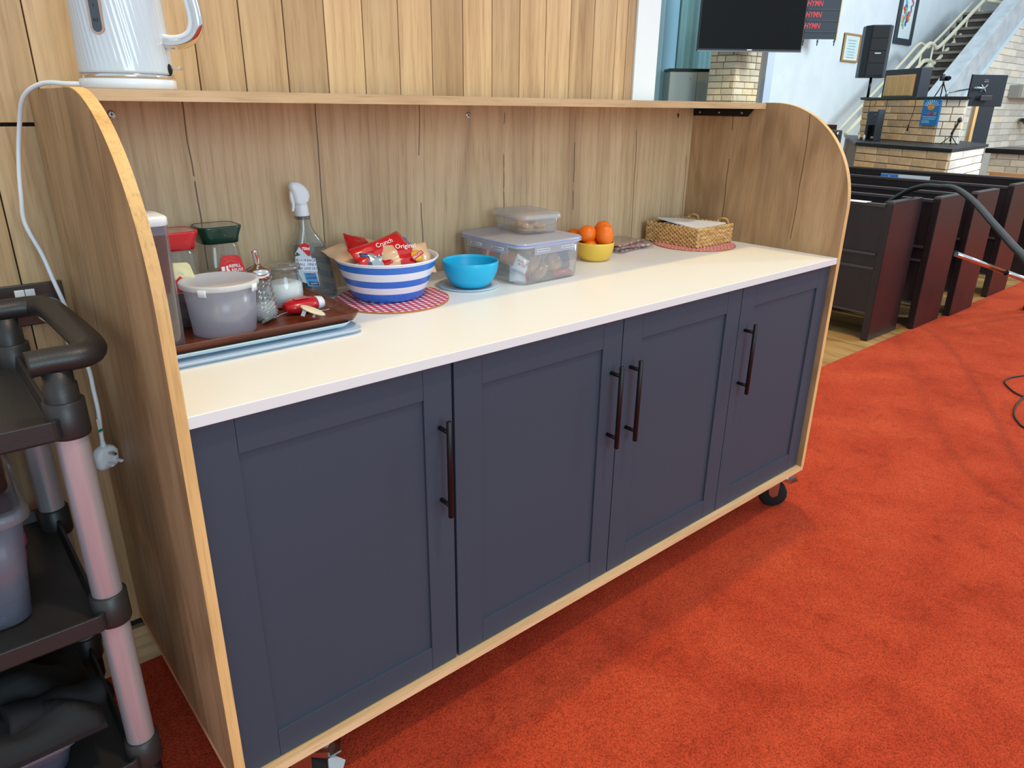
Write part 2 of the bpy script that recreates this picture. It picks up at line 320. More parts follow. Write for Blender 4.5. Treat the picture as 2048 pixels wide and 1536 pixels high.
# ------------------------------------------------------------------ serving cabinet
T = .018; LX = 2.04; ZT = .906; ZS = 1.365; ZB = .158; ZBB = .14; D = .655
cab = thing('serving_cabinet', (LX / 2, .33, 0), 'long oak sideboard on castors with four dark slate doors and white worktop', 'cabinet')
def sideprof():
    p = [(D - .001, ZB), (0, ZB)]
    for i in range(25):
        a = PI - i / 24 * PI / 2; p.append((.295 + .295 * math.cos(a), 1.055 + .31 * math.sin(a)))
    return p + [(D - .001, ZS)]
for s, x0 in ((0, 0), (1, LX - T)):
    b = BM(); prism(b, sideprof(), 'X', x0, x0 + T); sp = obj('side_panel', b, M_lam_side, cab)
    b = BM(); pr = sideprof()[1:-1] + [(.33, ZS)]
    out = []
    for i, (y, z) in enumerate(pr):
        a = pr[max(i - 1, 0)]; c = pr[min(i + 1, len(pr) - 1)]; t = Vector((c[0] - a[0], c[1] - a[1])).normalized(); n = Vector((-t.y, t.x))
        out.append([(x0 - .0002, y, z), (x0 + T + .0002, y, z), (x0 + T + .0002, y + n.x * .0014, z + n.y * .0014), (x0 - .0002, y + n.x * .0014, z + n.y * .0014)])
    loft(b, out); obj('edge_band', b, M_edge, sp, smooth=False)
b = BM(); box(b, 0, LX, .0015, D - .001, ZBB, ZB - .0002); bb = obj('bottom_board', b, M_edgeX, cab)
obj('edge_band', (lambda b: (box(b, 0, LX, 0, .0014, ZBB, ZB - .0002), b)[1])(BM()), M_edgeX, bb)
bxo('back_panel', M_lam_back, cab, T, LX - T, .6086, .6266, ZB, ZS)
ts = bxo('top_shelf', M_shelf, cab, T, LX - T - .003, .3236, .6080, ZS - .0184, ZS)
b = BM(); box(b, T, LX - T - .003, .3222, .3235, ZS - .0184, ZS); obj('edge_band', b, M_shelf, ts)
b = BM(); box(b, T, LX - T, .0, .6084, ZT - .0205, ZT); wt = obj('worktop', b, M_white, cab, .0012)
bxo('dark_sheet', M_dark, cab, T, LX - T, .04, .05, ZB, ZT - .021)  # near-black sheet behind the doors, stands for the shade in their gaps
W = (LX - 2 * T) / 4
for k in range(4):
    x0 = T + k * W + (.0015 if k else .0025); x1 = T + (k + 1) * W - (.0018 if k < 3 else .006)
    if k == 0: x1 -= .003
    y0 = .0155; z0 = ZB + .003; z1 = ZT - .0215
    dr = bxo('door', M_slate, cab, x0 + .06, x1 - .06, y0 + .006, y0 + .018, z0 + .05, z1 - .05)
    for a, c in ((x0, x0 + .070), (x1 - .066, x1)): bxo('stile', M_slate, dr, a, c, y0, y0 + .02, z0, z1, bev=.0006)
    for a, c in ((z0, z0 + .062), (z1 - .068, z1)): bxo('rail', M_slate, dr, x0 + .0706, x1 - .0666, y0 + .0002, y0 + .02, a, c, bev=.0006)
    hx = (x1 - .033) if k < 2 else (x0 + .033)
    if k == 0: hx = x1 - .031
    b = BM(); lathe(b, hx, -.018, [(.0045, .560), (.006, .5615), (.006, .7735), (.0045, .775)], 16)
    for z in (.587, .750): tube(b, [(hx, -.018, z), (hx, y0 + .0005, z)], .0048, 12, 0)
    obj('handle', b, M_blackm, dr)
for x in (.127, 1.011, 1.93):
    b = BM(); v = []; lathe(b, x, 1.0, [(.0001, 0), (.0078, 0), (.0078, .0012), (.005, .0024), (.0001, .0026)], 20); spin(b, b.verts, (x, 1.0, 0), 'X', PI / 2)
    bmesh.ops.translate(b, verts=b.verts, vec=(0, .6084 - 1.0, 1.3215))
    box(b, x - .0032, x + .0032, .6052, .6062, 1.3208, 1.3222, 1); box(b, x - .0007, x + .0007, .6052, .6062, 1.3183, 1.3247, 1)
    obj('screw', b, [M_zinc, M_dark], cab, smooth=False)
b = BM(); prism(b, [(.366, ZS - .0186), (.606, ZS - .0186), (.606, ZS - .043), (.386, ZS - .043)], 'X', LX - T - .004, LX - T - .0005); box(b, LX - T - .03, LX - T - .0005, .366, .606, ZS - .0204, ZS - .0187)
br = obj('shelf_bracket', b, M_blackm, cab)
b = BM()
for y in (.58, .50, .41): ell(b, (LX - T - .0045, y, ZS - .031), .0012, .0042, .0042, 10, 6)
obj('bracket_screw', b, M_zinc, br)
def castor(x, y, rot, grey=False):
    c0 = (x, y, 0); b = BM(); box(b, x - .034, x + .034, y - .034, y + .034, ZBB - .004, ZBB - .0003)
    lathe(b, x, y, [(.024, ZBB - .018), (.028, ZBB - .014), (.028, ZBB - .005)], 24); ca = obj('castor', b, M_zinc, cab)
    b = BM(); q = Matrix.Rotation(rot, 4, 'Z')
    for s in (-1, 1): prism(b, [(-.008, .122), (.040, .122), (.038, .05), (.022, .04), (.008, .05)], 'Y', s * .0205, s * .0185)
    box(b, -.010, .038, -.0205, .0205, .118, .122); bmesh.ops.transform(b, verts=b.verts, matrix=Matrix.Translation(c0) @ q); obj('fork', b, M_zinc, ca)
    b = BM(); lathe(b, 0, 0, [(.016, -.016), (.044, -.016), (.05, -.010), (.05, .010), (.044, .016), (.016, .016)], 36)
    spin(b, b.verts, (0, 0, 0), 'X', PI / 2); bmesh.ops.transform(b, verts=b.verts, matrix=Matrix.Translation(c0) @ q @ Matrix.Translation((.022, 0, .051))); obj('wheel', b, M_dark, ca)
    b = BM(); prism(b, [(.03, .112), (.075, .098), (.100, .112), (.098, .116), (.075, .103), (.03, .117)], 'Y', -.018, .018)
    for s in (-1, 1): prism(b, [(.03, .117), (.076, .103), (.076, .115), (.03, .124)], 'Y', s * .019, s * .0175)
    bmesh.ops.transform(b, verts=b.verts, matrix=Matrix.Translation(c0) @ q); obj('brake_pedal', b, M_zinc, ca)
    if grey:
        b = BM(); prism(b, [(-.016, -.012), (.012, -.016), (.018, .010), (-.004, .018), (-.018, .008)], 'Z', 0, .004)
        bmesh.ops.transform(b, verts=b.verts, matrix=Matrix.Translation(c0) @ q @ Matrix.Translation((.088, -.030, .092)) @ Matrix.Rotation(.35, 4, 'Y')); obj('pedal_pad', b, simple('grey_pad', '#a9b4bb', .6), ca)
castor(.125, .055, -.50, True); castor(1.944, .0745, -.85); castor(.11, .57, .3); castor(1.93, .57, .3)
# ------------------------------------------------------------------ things on the worktop
def tray(name, cx, cy, w_, d_, z, h, mat, label, rot=0.0, flare=.012):
    b = BM(); lo = []
    for ins, zz in ((flare, z), (flare * .6, z + h * .35), (.001, z + h * .92), (0, z + h), (.003, z + h + .0006), (.005, z + h * .85), (flare + .004, z + .0035)):
        lo.append(rr(cx, cy, w_ - 2 * ins, d_ - 2 * ins, .03 - min(ins, .012), zz, 6, rot))
    loft(b, lo); o = obj(name, b, mat); return tag(o, label, 'tray', 'stacked serving trays')
M_bt = simple('pale_blue_tray', '#c3d3e6', .4); M_bt2 = simple('ice_tray', '#dceef2', .35)
M_mah = noisy('mahogany_tray', [(.25, '#4a1f10'), (.5, '#6a301a'), (.75, '#7d4024')], 5, rough=.3, bump=.03, spec=.5, mscale=(1.2, 12, 12))
tray('serving_tray', .238, .395, .420, .36, ZT, .009, M_bt, 'pale blue serving tray lying on the worktop, lowest of the stacked trays', 0)
tray('serving_tray', .236, .405, .40, .33, ZT + .0095, .010, M_bt2, 'ice white serving tray, middle one of the stacked trays', 0)
tray('serving_tray', .240, .408, .431, .338, ZT + .020, .017, M_mah, 'mahogany brown serving tray holding the jars, topmost of its stack', .0)
ZR = ZT + .024
def mat(name, cx, cy, r, label):
    b = BM(); lathe(b, cx, cy, [(r - .001, ZT), (r, ZT + .0008), (r, ZT + .003), (r - .002, ZT + .0036)], 72, mis=[1, 1, 1, 0, 0])
    o = obj(name, b, [M_ging, simple('cork_edge', '#b5763a', .8)]); return tag(o, label, 'placemat', 'gingham placemats')
M_ging = gingham('red_gingham', .0082, rot=.15)
mat('placemat', .632, .42, .1376, 'round red and white gingham placemat under the blue striped bowl')
mat('placemat', 1.8505, .4294, .141, 'round red and white gingham placemat under the wicker basket')
# striped bowl
bx_, by_ = .638, .4475; M_bb = simple('bowl_blue', '#2a6fd0', .3, coat=.3); M_bw = simple('bowl_white', '#eceaf2', .3)
zb, zt = ZT + .0037, 1.0045; prof = [(.055, zb), (.080, zb), (.0845, zb + .002)]; mis = [0, 0, 0]
stripes = [(0, .17, 0), (.17, .34, 1), (.34, .52, 0), (.52, .70, 1), (.70, .93, 0), (.93, 1.0, 1)]
def bowl_r(t): return .0850 + .0372 * t ** .92
for a, c, mi in stripes:
    for k in range(1, 4):
        t = a + (c - a) * k / 3; prof.append((bowl_r(t), zb + .002 + (zt - zb - .002) * t)); mis.append(mi)
prof += [(.1246, zt + .0002), (.1252, zt + .002), (.1240, zt + .0038), (.1215, zt + .003)]; mis += [1, 1, 1, 1]
for t in (.9, .6, .3, .1): prof.append((bowl_r(t) - .003, zb + .003 + (zt - zb) * t)); mis.append(1)
prof.append((.06, zb + .005)); mis.append(1)
b = BM(); lathe(b, bx_, by_, prof, 80, mis=mis); tag(obj('striped_bowl', b, [M_bb, M_bw]), 'big blue and white hooped bowl full of snack packets', 'bowl')
def pillow(name, c, w_, d_, t, eul, cols, label, group=None, cat='packet', bands=None, seed=0, parent=None, crimp=.0, nu=18, nv=14):
    """sealed packet: puffed in the middle, flat crimped ends; bands = list of (u limit, material index)"""
    rn = random.Random(seed); ph = [rn.uniform(0, 6) for _ in range(6)]; b = BM(); top = []; bot = []
    for s, G in ((1, top), (-1, bot)):
        for i in range(nu + 1):
            row = []
            for j in range(nv + 1):
                u = i / nu; v = j / nv; e = (1 - abs(2 * u - 1) ** 3) ** .8 * (1 - abs(2 * v - 1) ** 3) ** .7
                wr = .10 * math.sin(9 * u + 4 * v + ph[0]) + .08 * math.sin(17 * v - 6 * u + ph[1]) + .05 * math.sin(31 * u + 13 * v + ph[2])
                z = s * t * e * (1 + wr) + .0012 * math.sin(14 * v + ph[3]) * (1 - e) + s * .0003
                row.append(b.verts.new(((u - .5) * w_ * (1 - .06 * e), (v - .5) * d_ * (1 - .10 * math.sin(PI * u)), z)))
            G.append(row)
    for G in (top, bot):
        for i in range(nu):
            u = (i + .5) / nu; mi = 0
            if bands:
                for lim, m_ in bands:
                    if u <= lim: mi = m_; break
            for j in range(nv):
                f = b.faces.new((G[i][j], G[i + 1][j], G[i + 1][j + 1], G[i][j + 1])); f.smooth = True; f.material_index = mi
    for i in range(nu):
        for j in (0, nv): b.faces.new((top[i][j], top[i + 1][j], bot[i + 1][j], bot[i][j])).material_index = 0
    for j in range(nv):
        for i in (0, nu): b.faces.new((top[i][j], top[i][j + 1], bot[i][j + 1], bot[i][j])).material_index = 0
    M = Matrix.Translation(c) @ Matrix.Rotation(eul[2], 4, 'Z') @ Matrix.Rotation(eul[1], 4, 'Y') @ Matrix.Rotation(eul[0], 4, 'X')
    bmesh.ops.transform(b, verts=b.verts, matrix=M); o = obj(name, b, cols, parent)
    if not parent: tag(o, label, cat, group)
    return o, M
P_red = simple('packet_red', '#c8161f', .22, coat=.5); P_cream = simple('packet_cream', '#ddb48e', .3, coat=.5); P_or = simple('packet_orange', '#e08a3a', .25, coat=.5)
P_bl = simple('packet_blue', '#1b56c0', .25, coat=.5); P_sil = simple('packet_silver', '#a9b4b8', .25, metal=.5); P_wh = simple('packet_white', '#e8ecf2', .3, coat=.3); P_gr = simple('packet_green', '#2c8050', .3, coat=.4)
P_navy = simple('packet_navy', '#2a3560', .3, coat=.4); P_yel = simple('packet_yellow', '#f0b838', .3, coat=.4)
gB = 'snack packets in the striped bowl'
pillow('snack_packet', (bx_ - .055, by_ + .055, 1.014), .14, .09, .016, (.35, -.10, .3), [P_cream, P_red], 'beige crimped snack packet sticking out behind at the left of the striped bowl', gB, bands=[(.7, 0), (1, 1)], seed=1)
pillow('snack_packet', (bx_ - .022, by_ + .05, 1.012), .12, .08, .018, (.8, .30, .1), [P_red, P_or, P_cream], 'dark red and orange snack packet standing highest in the striped bowl', gB, bands=[(.45, 0), (.7, 2), (1, 1)], seed=2)
o, M = pillow('snack_packet', (bx_ - .024, by_ - .016, 1.026), .155, .064, .010, (.70, -.17, .16), [P_red, P_sil, P_wh], 'long bright red snack packet lying across the front of the striped bowl', gB, seed=3)
bb3 = M.to_3x3(); text('Crunch', M @ Vector((.010, .006, .0118)), bb3.col[0], bb3.col[1], .017, M_wlet, o, shear=.3)
for k in range(9):
    p = M @ Vector((-.035 + k * .011, -.018, .0105)); bxx = BM(); ell(bxx, p, .0022, .0018, .0015, 8, 5); obj('spot', bxx, M_wlet, o)
pillow('snack_packet', (bx_ - .050, by_ - .036, 1.000), .07, .06, .012, (1.0, 0, .1), [P_sil, P_navy], 'silver backed snack packet under the long red packet', gB, bands=[(.2, 1), (1, 0)], seed=4)
o, M = pillow('snack_packet', (bx_ + .028, by_ - .045, 1.003), .135, .085, .018, (.85, .05, -.08), [P_cream, P_red, P_or], 'cream and red snack packet with yellow badge at the front of the striped bowl', gB, bands=[(.25, 0), (.62, 1), (1, 0)], seed=5)
bb3 = M.to_3x3(); text('Original', M @ Vector((-.004, .022, .0200)), bb3.col[0], bb3.col[1], .017, M_wlet, o, shear=.2)
b = BM(); lathe(b, 0, 0, [(.0155, -.0005), (.0155, .001), (.0001, .0018)], 28); bmesh.ops.transform(b, verts=b.verts, matrix=M @ Matrix.Translation((.018, -.006, .0205))); bd = obj('badge', b, P_yel, o)
b = BM(); box(b, -.019, .019, -.005, .005, .0, .0012); bmesh.ops.transform(b, verts=b.verts, matrix=M @ Matrix.Translation((.018, -.006, .0222)) @ Matrix.Rotation(.5, 4, 'Z')); obj('banner', b, P_red, o)
rr_ = (M @ Matrix.Rotation(.5, 4, 'Z')).to_3x3(); text('BISCUITS', M @ Vector((.018, -.006, .0237)), rr_.col[0], rr_.col[1], .0078, M_wlet, o)
pillow('snack_packet', (bx_ + .035, by_ + .012, 1.018), .10, .06, .010, (.5, -.1, .15), [P_sil, P_bl, P_wh], 'snack packet with barcode and blue end at the back right of the striped bowl', gB, bands=[(.1, 2), (.65, 2), (1, 1)], seed=6)
for k in range(12):
    pp = BM(); x = bx_ + .004 + k * .0032; box(pp, x, x + .0009 + .0012 * (k % 3 == 0), by_ - .016, by_ - .0155, 1.014 + k * .0006, 1.026 + k * .0006); spin(pp, pp.verts, (x, by_, 1.02), 'Y', .25)
    q = obj('barcode_bar', pp, M_klet, None); tmp = q
    q.parent = [c for c in COL.objects if c.get('label', '').startswith('snack packet with barcode')][0]; q.location -= wpos(q.parent)
pillow('snack_packet', (bx_ + .075, by_ - .030, .990), .07, .06, .010, (.5, .3, .5), [P_gr, P_red], 'green snack packet half hidden low at the right side of the striped bowl', gB, bands=[(.8, 0), (1, 1)], seed=7)
pillow('snack_packet', (bx_ - .012, by_ - .052, .990), .07, .055, .014, (.9, 0, -.2), [P_red, P_yel], 'small red and yellow snack packet wedged at the front rim of the striped bowl', gB, bands=[(.65, 0), (1, 1)], seed=8)
pillow('snack_packet', (bx_ + .01, by_ + .01, .968), .13, .11, .020, (0, 0, .6), [P_red, P_cream], 'red snack packet lying underneath the others in the striped bowl', gB, bands=[(.4, 0), (1, 1)], seed=9)
# turquoise bowl on a plate
b = BM(); lathe(b, .862, .418, [(.055, ZT), (.062, ZT), (.076, ZT + .002), (.082, ZT + .004), (.081, ZT + .005), (.060, ZT + .0025), (.050, ZT + .0022)], 56)
tag(obj('plate', b, clear('ice_blue_plate', '#eef8fc', .85, .06, .2, '#f2fafe')), 'small flat pale blue plate under the turquoise bowl', 'plate')
def bowl(name, cx, cy, z, rb, rt, h, m, label, th=.0022, n=56):
    pr = [(rb * .8, z), (rb, z)]
    for k in range(1, 11):
        t = k / 10; pr.append((rb + (rt - rb) * math.sin(t * PI / 2) ** .82, z + h * (1 - math.cos(t * PI / 2)) ** 1.0 * .55 + h * t * .45))
    pr.append((rt - th, z + h))
    for k in range(9, 0, -1):
        t = k / 10; pr.append((rb + (rt - rb) * math.sin(t * PI / 2) ** .82 - th, z + th + h * (1 - math.cos(t * PI / 2)) * .55 + h * t * .45))
    pr.append((rb * .5, z + th * 1.6)); b = BM(); lathe(b, cx, cy, pr, n); return tag(obj(name, b, m), label, 'bowl')
bowl('small_bowl', .856, .400, ZT + .003, .034, .0722, .069, simple('turquoise_plastic', '#16b0dc', .38), 'empty turquoise plastic bowl between the striped bowl and the clear box')
bowl('small_bowl', 1.3766, .4536, ZT, .036, .0585, .057, simple('yellow_plastic', '#e8bf48', .42), 'yellow plastic bowl full of oranges')
# oranges
M_or = noisy('orange_peel', [(.3, '#ee6a08'), (.7, '#f67d14')], 6, rough=.4, bump=.35, bscale=220, spec=.5)
for k, (x, y, z, rx, rz_, lb) in enumerate(((1.379, .418, .985, .0265, .033, 'tall oval orange at the front middle of the yellow bowl'), (1.351, .463, .985, .029, .027, 'orange at the left of the pile in the yellow bowl'), (1.418, .462, .990, .028, .030, 'orange at the right of the pile in the yellow bowl'),
                                            (1.345, .513, .972, .027, .025, 'orange farthest left and back, beside the clear box'), (1.402, .440, .952, .026, .025, 'orange low at the right just above the yellow rim'), (1.350, .448, .946, .025, .024, 'orange low at the left just above the yellow rim'), (1.385, .49, .955, .026, .025, 'orange at the back underneath the pile'))):
    b = BM(); ell(b, (x, y, z), rx, rx, rz_, 24, 16)
    for v in b.verts:
        d = math.hypot(v.co.x - x, v.co.y - y)
        if v.co.z > z and d < .006: v.co.z -= .0015
    o = tag(obj('orange', b, M_or), lb, 'orange', 'oranges in the yellow bowl')
    b = BM(); lathe(b, x, y, [(.0022, z + rz_ - .002), (.0016, z + rz_ - .0002), (.0002, z + rz_)], 10); obj('stem', b, simple('stem', '#7a7a3a', .8) if k == 0 else bpy.data.materials['stem'], o)
# clear lidded boxes
def shell(b, cx, cy, w_, d_, r, z0, z1, fl, th, rot=0.0, bot=True):
    L = [rr(cx, cy, w_ - 2 * fl - .012, d_ - 2 * fl - .012, r, z0, 6, rot), rr(cx, cy, w_ - 2 * fl, d_ - 2 * fl, r, z0 + .006, 6, rot), rr(cx, cy, w_, d_, r, z1, 6, rot), rr(cx, cy, w_ - 2 * th, d_ - 2 * th, r - th, z1, 6, rot), rr(cx, cy, w_ - 2 * fl - 2 * th, d_ - 2 * fl - 2 * th, r - th, z0 + .007, 6, rot), rr(cx, cy, w_ - 2 * fl - 2 * th - .012, d_ - 2 * fl - 2 * th - .012, r - th, z0 + .003, 6, rot)]
    loft(b, L)
cx, cy, ro = 1.068, .448, .02; zl = 1.010
big = thing('food_box', (cx, cy, ZT), 'large clear clip lid food box full of wrapped snacks', 'box')
b = BM(); shell(b, cx, cy, .232, .262, .03, ZT, zl, .006, .0014, ro); obj('box_body', b, M_clearp, big)
b = BM(); L = [rr(cx, cy, .236, .266, .032, zl - .006, 6, ro), rr(cx, cy, .242, .272, .034, zl - .004, 6, ro), rr(cx, cy, .242, .272, .034, zl + .004, 6, ro), rr(cx, cy, .232, .262, .03, zl + .008, 6, ro), rr(cx, cy, .222, .252, .028, zl + .0065, 6, ro)]; loft(b, L, False, True)
ld = obj('lid', b, clear('lid_plastic', '#f2f4fb', .62, .10, .15, '#f4f6ff'), big)
b = BM(); L = [rr(cx, cy, .2385, .2685, .033, zl - .0005, 6, ro), rr(cx, cy, .2426, .2726, .0342, zl + .001, 6, ro), rr(cx, cy, .2426, .2726, .0342, zl + .003, 6, ro), rr(cx, cy, .2385, .2685, .033, zl + .0035, 6, ro)]; loft(b, L, False, False); obj('gasket', b, simple('blue_gasket', '#6f86cf', .4), ld)
for sx, sy, n_ in ((0, -1, 'x'), (-1, 0, 'y'), (1, 0, 'y'), (0, 1, 'x')):
    b = BM(); hw = .075 if n_ == 'x' else .085
    if n_ == 'x': box(b, cx - hw, cx + hw, cy + sy * .1365 - .0008, cy + sy * .1365 + .0008, zl - .024, zl + .003)
    else: box(b, cx + sx * .1215 - .0008, cx + sx * .1215 + .0008, cy - hw, cy + hw, zl - .024, zl + .003)
    spin(b, b.verts, (cx, cy, zl), 'Z', ro); cl = obj('clip', b, M_frost, big, .0006)
    b = BM()
    for q in (-.045, .045):
        pts = [(-.022, 0), (.022, 0), (.022, -.006), (-.022, -.006), (-.022, 0)]
        for (u0, v0), (u1, v1) in zip(pts[:-1], pts[1:]):
            if n_ == 'x': tube(b, [(cx + q + u0, cy + sy * .1378, zl - .010 + v0), (cx + q + u1, cy + sy * .1378, zl - .010 + v1)], .0007, 6, 0)
            else: tube(b, [(cx + sx * .1228, cy + q + u0, zl - .010 + v0), (cx + sx * .1228, cy + q + u1, zl - .010 + v1)], .0007, 6, 0)
    spin(b, b.verts, (cx, cy, zl), 'Z', ro); obj('clip_rim', b, M_wsoft, cl)
gI = 'wrapped snacks inside the large clear box'
def past(x, y, z, rx, ry, rz_, rotz, tilt, lb):
    b = BM(); vs = ell(b, (0, 0, 0), rx, ry, rz_, 24, 14)
    for v in b.verts: v.co.y += .35 * v.co.x ** 2 / rx; v.co.z += .0018 * math.sin(v.co.x * 260) * (1 if v.co.z > 0 else 0)
    bmesh.ops.transform(b, verts=b.verts, matrix=Matrix.Translation((x, y, z)) @ Matrix.Rotation(rotz, 4, 'Z') @ Matrix.Rotation(tilt, 4, 'Y'))
    o = tag(obj('pastry', b, M_past), lb, 'pastry', gI)
    b = BM(); ell(b, (0, 0, 0), rx * 1.12, ry * 1.12, rz_ * 1.12, 18, 12)
    rn = random.Random(int(x * 999))
    for v in b.verts: v.co *= 1 + rn.uniform(-.06, .07)
    bmesh.ops.transform(b, verts=b.verts, matrix=Matrix.Translation((x, y, z)) @ Matrix.Rotation(rotz, 4, 'Z') @ Matrix.Rotation(tilt, 4, 'Y')); obj('wrapper', b, M_film, o)
M_past = noisy('baked_pastry', [(.3, '#9a5f34'), (.5, '#c58a58'), (.75, '#dcab78')], 24, rough=.45, bump=.3)
past(1.035, .352, .958, .034, .014, .016, .3, -.75, 'plump wrapped pastry leaning at the front of the clear box'); past(1.052, .347, .930, .035, .015, .016, .2, -.55, 'lower wrapped pastry at the front corner of the clear box'); past(1.105, .352, .948, .026, .018, .024, 0, -.3, 'round wrapped pastry in the middle of the clear box front')
o, M = pillow('snack_sachet', (1.000, .362, .952), .050, .044, .007, (1.25, .5, -.5), [P_wh, P_red], 'white sachet with red lettering near the left corner of the clear box', gI, cat='sachet', bands=[(.85, 0), (1, 1)], seed=11)
bb3 = M.to_3x3(); text('SNACK\nBITES', M @ Vector((-.004, 0, .0085)), bb3.col[0], bb3.col[1], .009, P_red, o)
pillow('snack_sachet', (.998, .372, .924), .055, .05, .008, (.9, .2, -.5), [P_wh, P_red], 'white and red sachet lying lowest at the left of the clear box', gI, cat='sachet', bands=[(.85, 0), (1, 1)], seed=12)
pillow('snack_sachet', (.972, .46, .970), .06, .055, .009, (1.2, 0, -1.3), [P_red, P_wh, P_navy], 'red and white striped sachet behind in the clear box', gI, cat='sachet', bands=[(.35, 0), (.5, 1), (.75, 0), (1, 2)], seed=13)
pillow('snack_sachet', (.975, .52, .960), .07, .06, .01, (1.2, 0, -1.4), [P_navy, P_sil], 'navy sachet at the back left of the clear box', gI, cat='sachet', seed=14)
pillow('snack_sachet', (1.143, .353, .958), .045, .062, .010, (1.35, 0, .1), [P_navy, P_navy], 'navy blue sachet standing at the right front of the clear box', gI, cat='sachet', seed=15)
pillow('snack_sachet', (1.158, .40, .955), .06, .075, .010, (1.3, .1, 1.2), [P_or, P_or], 'orange sachet against the right side of the clear box', gI, cat='sachet', seed=16)
pillow('snack_sachet', (1.13, .345, .921), .075, .03, .007, (.5, .05, .02), [P_red, P_red], 'flat red bar wrapper on the bottom at the right of the clear box', gI, cat='sachet', seed=17)
pillow('snack_sachet', (1.06, .47, .945), .13, .11, .02, (.2, 0, .4), [P_cream, P_sil], 'cream sachet filling the middle of the clear box', gI, cat='sachet', bands=[(.5, 0), (1, 1)], seed=18)
# small biscuit box on top
z0 = zl + .0082; cx2, cy2, ro2 = 1.118, .482, -.12; wB, dB = .128, .158
sm = thing('food_box', (cx2, cy2, z0), 'small clear food box of biscuits on top of the large box', 'box')
b = BM(); shell(b, cx2, cy2, wB, dB, .02, z0, z0 + .047, .003, .0012, ro2); obj('box_body', b, M_clearp, sm)
b = BM(); zz = z0 + .047; L = [rr(cx2, cy2, wB + .008, dB + .008, .022, zz - .008, 6, ro2), rr(cx2, cy2, wB + .012, dB + .012, .024, zz - .007, 6, ro2), rr(cx2, cy2, wB + .012, dB + .012, .024, zz + .001, 6, ro2), rr(cx2, cy2, wB - .002, dB - .002, .02, zz + .008, 6, ro2), rr(cx2, cy2, wB - .010, dB - .010, .018, zz + .007, 6, ro2)]; loft(b, L, False, True); obj('lid', b, clear('lid_plastic_small', '#f4f6fa', .40, .12, .12, '#f8faff'), sm)
M_bis = noisy('shortbread', [(.3, '#c8925a'), (.6, '#dcae78'), (.8, '#e8c294')], 60, rough=.7, bump=.4)
bis = [(1.085, .445, .004, 0, .1, 0), (1.115, .428, .004, 0, .0, .1), (1.117, .430, .014, 0, .05, .3), (1.083, .440, .014, .12, .1, .2), (1.100, .450, .026, -.6, .2, .1), (1.14, .47, .004, 0, .02, .7), (1.075, .455, .026, 1.0, .3, .1), (1.12, .485, .016, .1, 0, .4), (1.09, .50, .004, 0, 0, .2), (1.13, .52, .004, 0, 0, .5)]
for k, (x, y, dz, rx, ry, rz_) in enumerate(bis):
    b = BM(); n = 40
    def oval(z, s): return [(s * (.022 + .0008 * math.cos(10 * PI * 2 * i / n)) * math.copysign(abs(math.cos(2 * PI * i / n)) ** .6, math.cos(2 * PI * i / n)), s * .0155 * math.copysign(abs(math.sin(2 * PI * i / n)) ** .6, math.sin(2 * PI * i / n)) * (1 + .04 * math.cos(20 * PI * i / n)), z) for i in range(n)]
    loft(b, [oval(0, .95), oval(.0015, 1), oval(.006, 1), oval(.0078, .93)])
    bmesh.ops.transform(b, verts=b.verts, matrix=Matrix.Translation((x, y, z0 + .001 + dz)) @ Matrix.Rotation(rz_, 4, 'Z') @ Matrix.Rotation(ry, 4, 'Y') @ Matrix.Rotation(rx, 4, 'X'))
    tag(obj('biscuit', b, M_bis), ('oval biscuit lying flat at the left front of the small clear box', 'oval biscuit lying flat at the right front of the small clear box', 'ridged biscuit stacked on the right front biscuit', 'biscuit stacked on the left front biscuit', 'biscuit tilted over the middle of the biscuit heap', 'biscuit lying flat at the right side of the small clear box', 'biscuit standing on edge at the left of the heap', 'biscuit on top of the back part of the heap', 'biscuit flat at the back left of the small clear box', 'biscuit flat at the far back right of the small clear box')[k], 'biscuit', 'shortbread biscuits in the small clear box')
# napkin packets
M_gf = gingham('gingham_film', .011, '#e6dcdc', '#c9939a', '#a4606c', .3, True)
for k, (x, y, rz_, lb) in enumerate(((1.595, .535, .10, 'wrapped pink checked napkin packet on the worktop, lowest of its pile'), (1.60, .53, -.12, 'wrapped pink checked napkin packet, middle of its pile'), (1.585, .545, .22, 'wrapped pink checked napkin packet, topmost of its pile'))):
    b = BM(); z = ZT + k * .0092; v = box(b, x - .075, x + .075, y - .05, y + .05, z + .0012, z + .0068); spin(b, b.verts, (x, y, z), 'Z', rz_)
    o = tag(obj('napkin_packet', b, M_gf, None, .001), lb, 'napkins', 'wrapped napkins beside the oranges')
    pillow('film', (x, y, z + .0042), .195, .135, .0045, (0, 0, rz_ + .05), [M_film], '', seed=30 + k, parent=o)
# wicker basket
M_wick = noisy('water_hyacinth', [(.25, '#a47840'), (.5, '#cfa468'), (.75, '#e6c692')], 40, rough=.7, bump=.5, mscale=(1, 1, 3))
bk = thing('wicker_basket', (1.868, .46, ZT + .0036), 'small rectangular woven basket holding white paper napkins', 'basket')
x0, x1, y0, y1 = 1.772, 1.966, .362, .575; zb0 = ZT + .0037
b = BM(); box(b, x0 + .004, x1 - .004, y0 + .004, y1 - .004, zb0 + .002, zb0 + .006)
for a in ((x0 + .003, x1 - .003, y0 + .002, y0 + .005), (x0 + .003, x1 - .003, y1 - .005, y1 - .002), (x0 + .002, x0 + .005, y0 + .003, y1 - .003), (x1 - .005, x1 - .002, y0 + .003, y1 - .003)): box(b, *a, zb0 + .004, zb0 + .06)
obj('basket_lining', b, simple('dark_straw', '#6e4a26', .9), bk)
b = BM(); rows = 5; hz = .0128
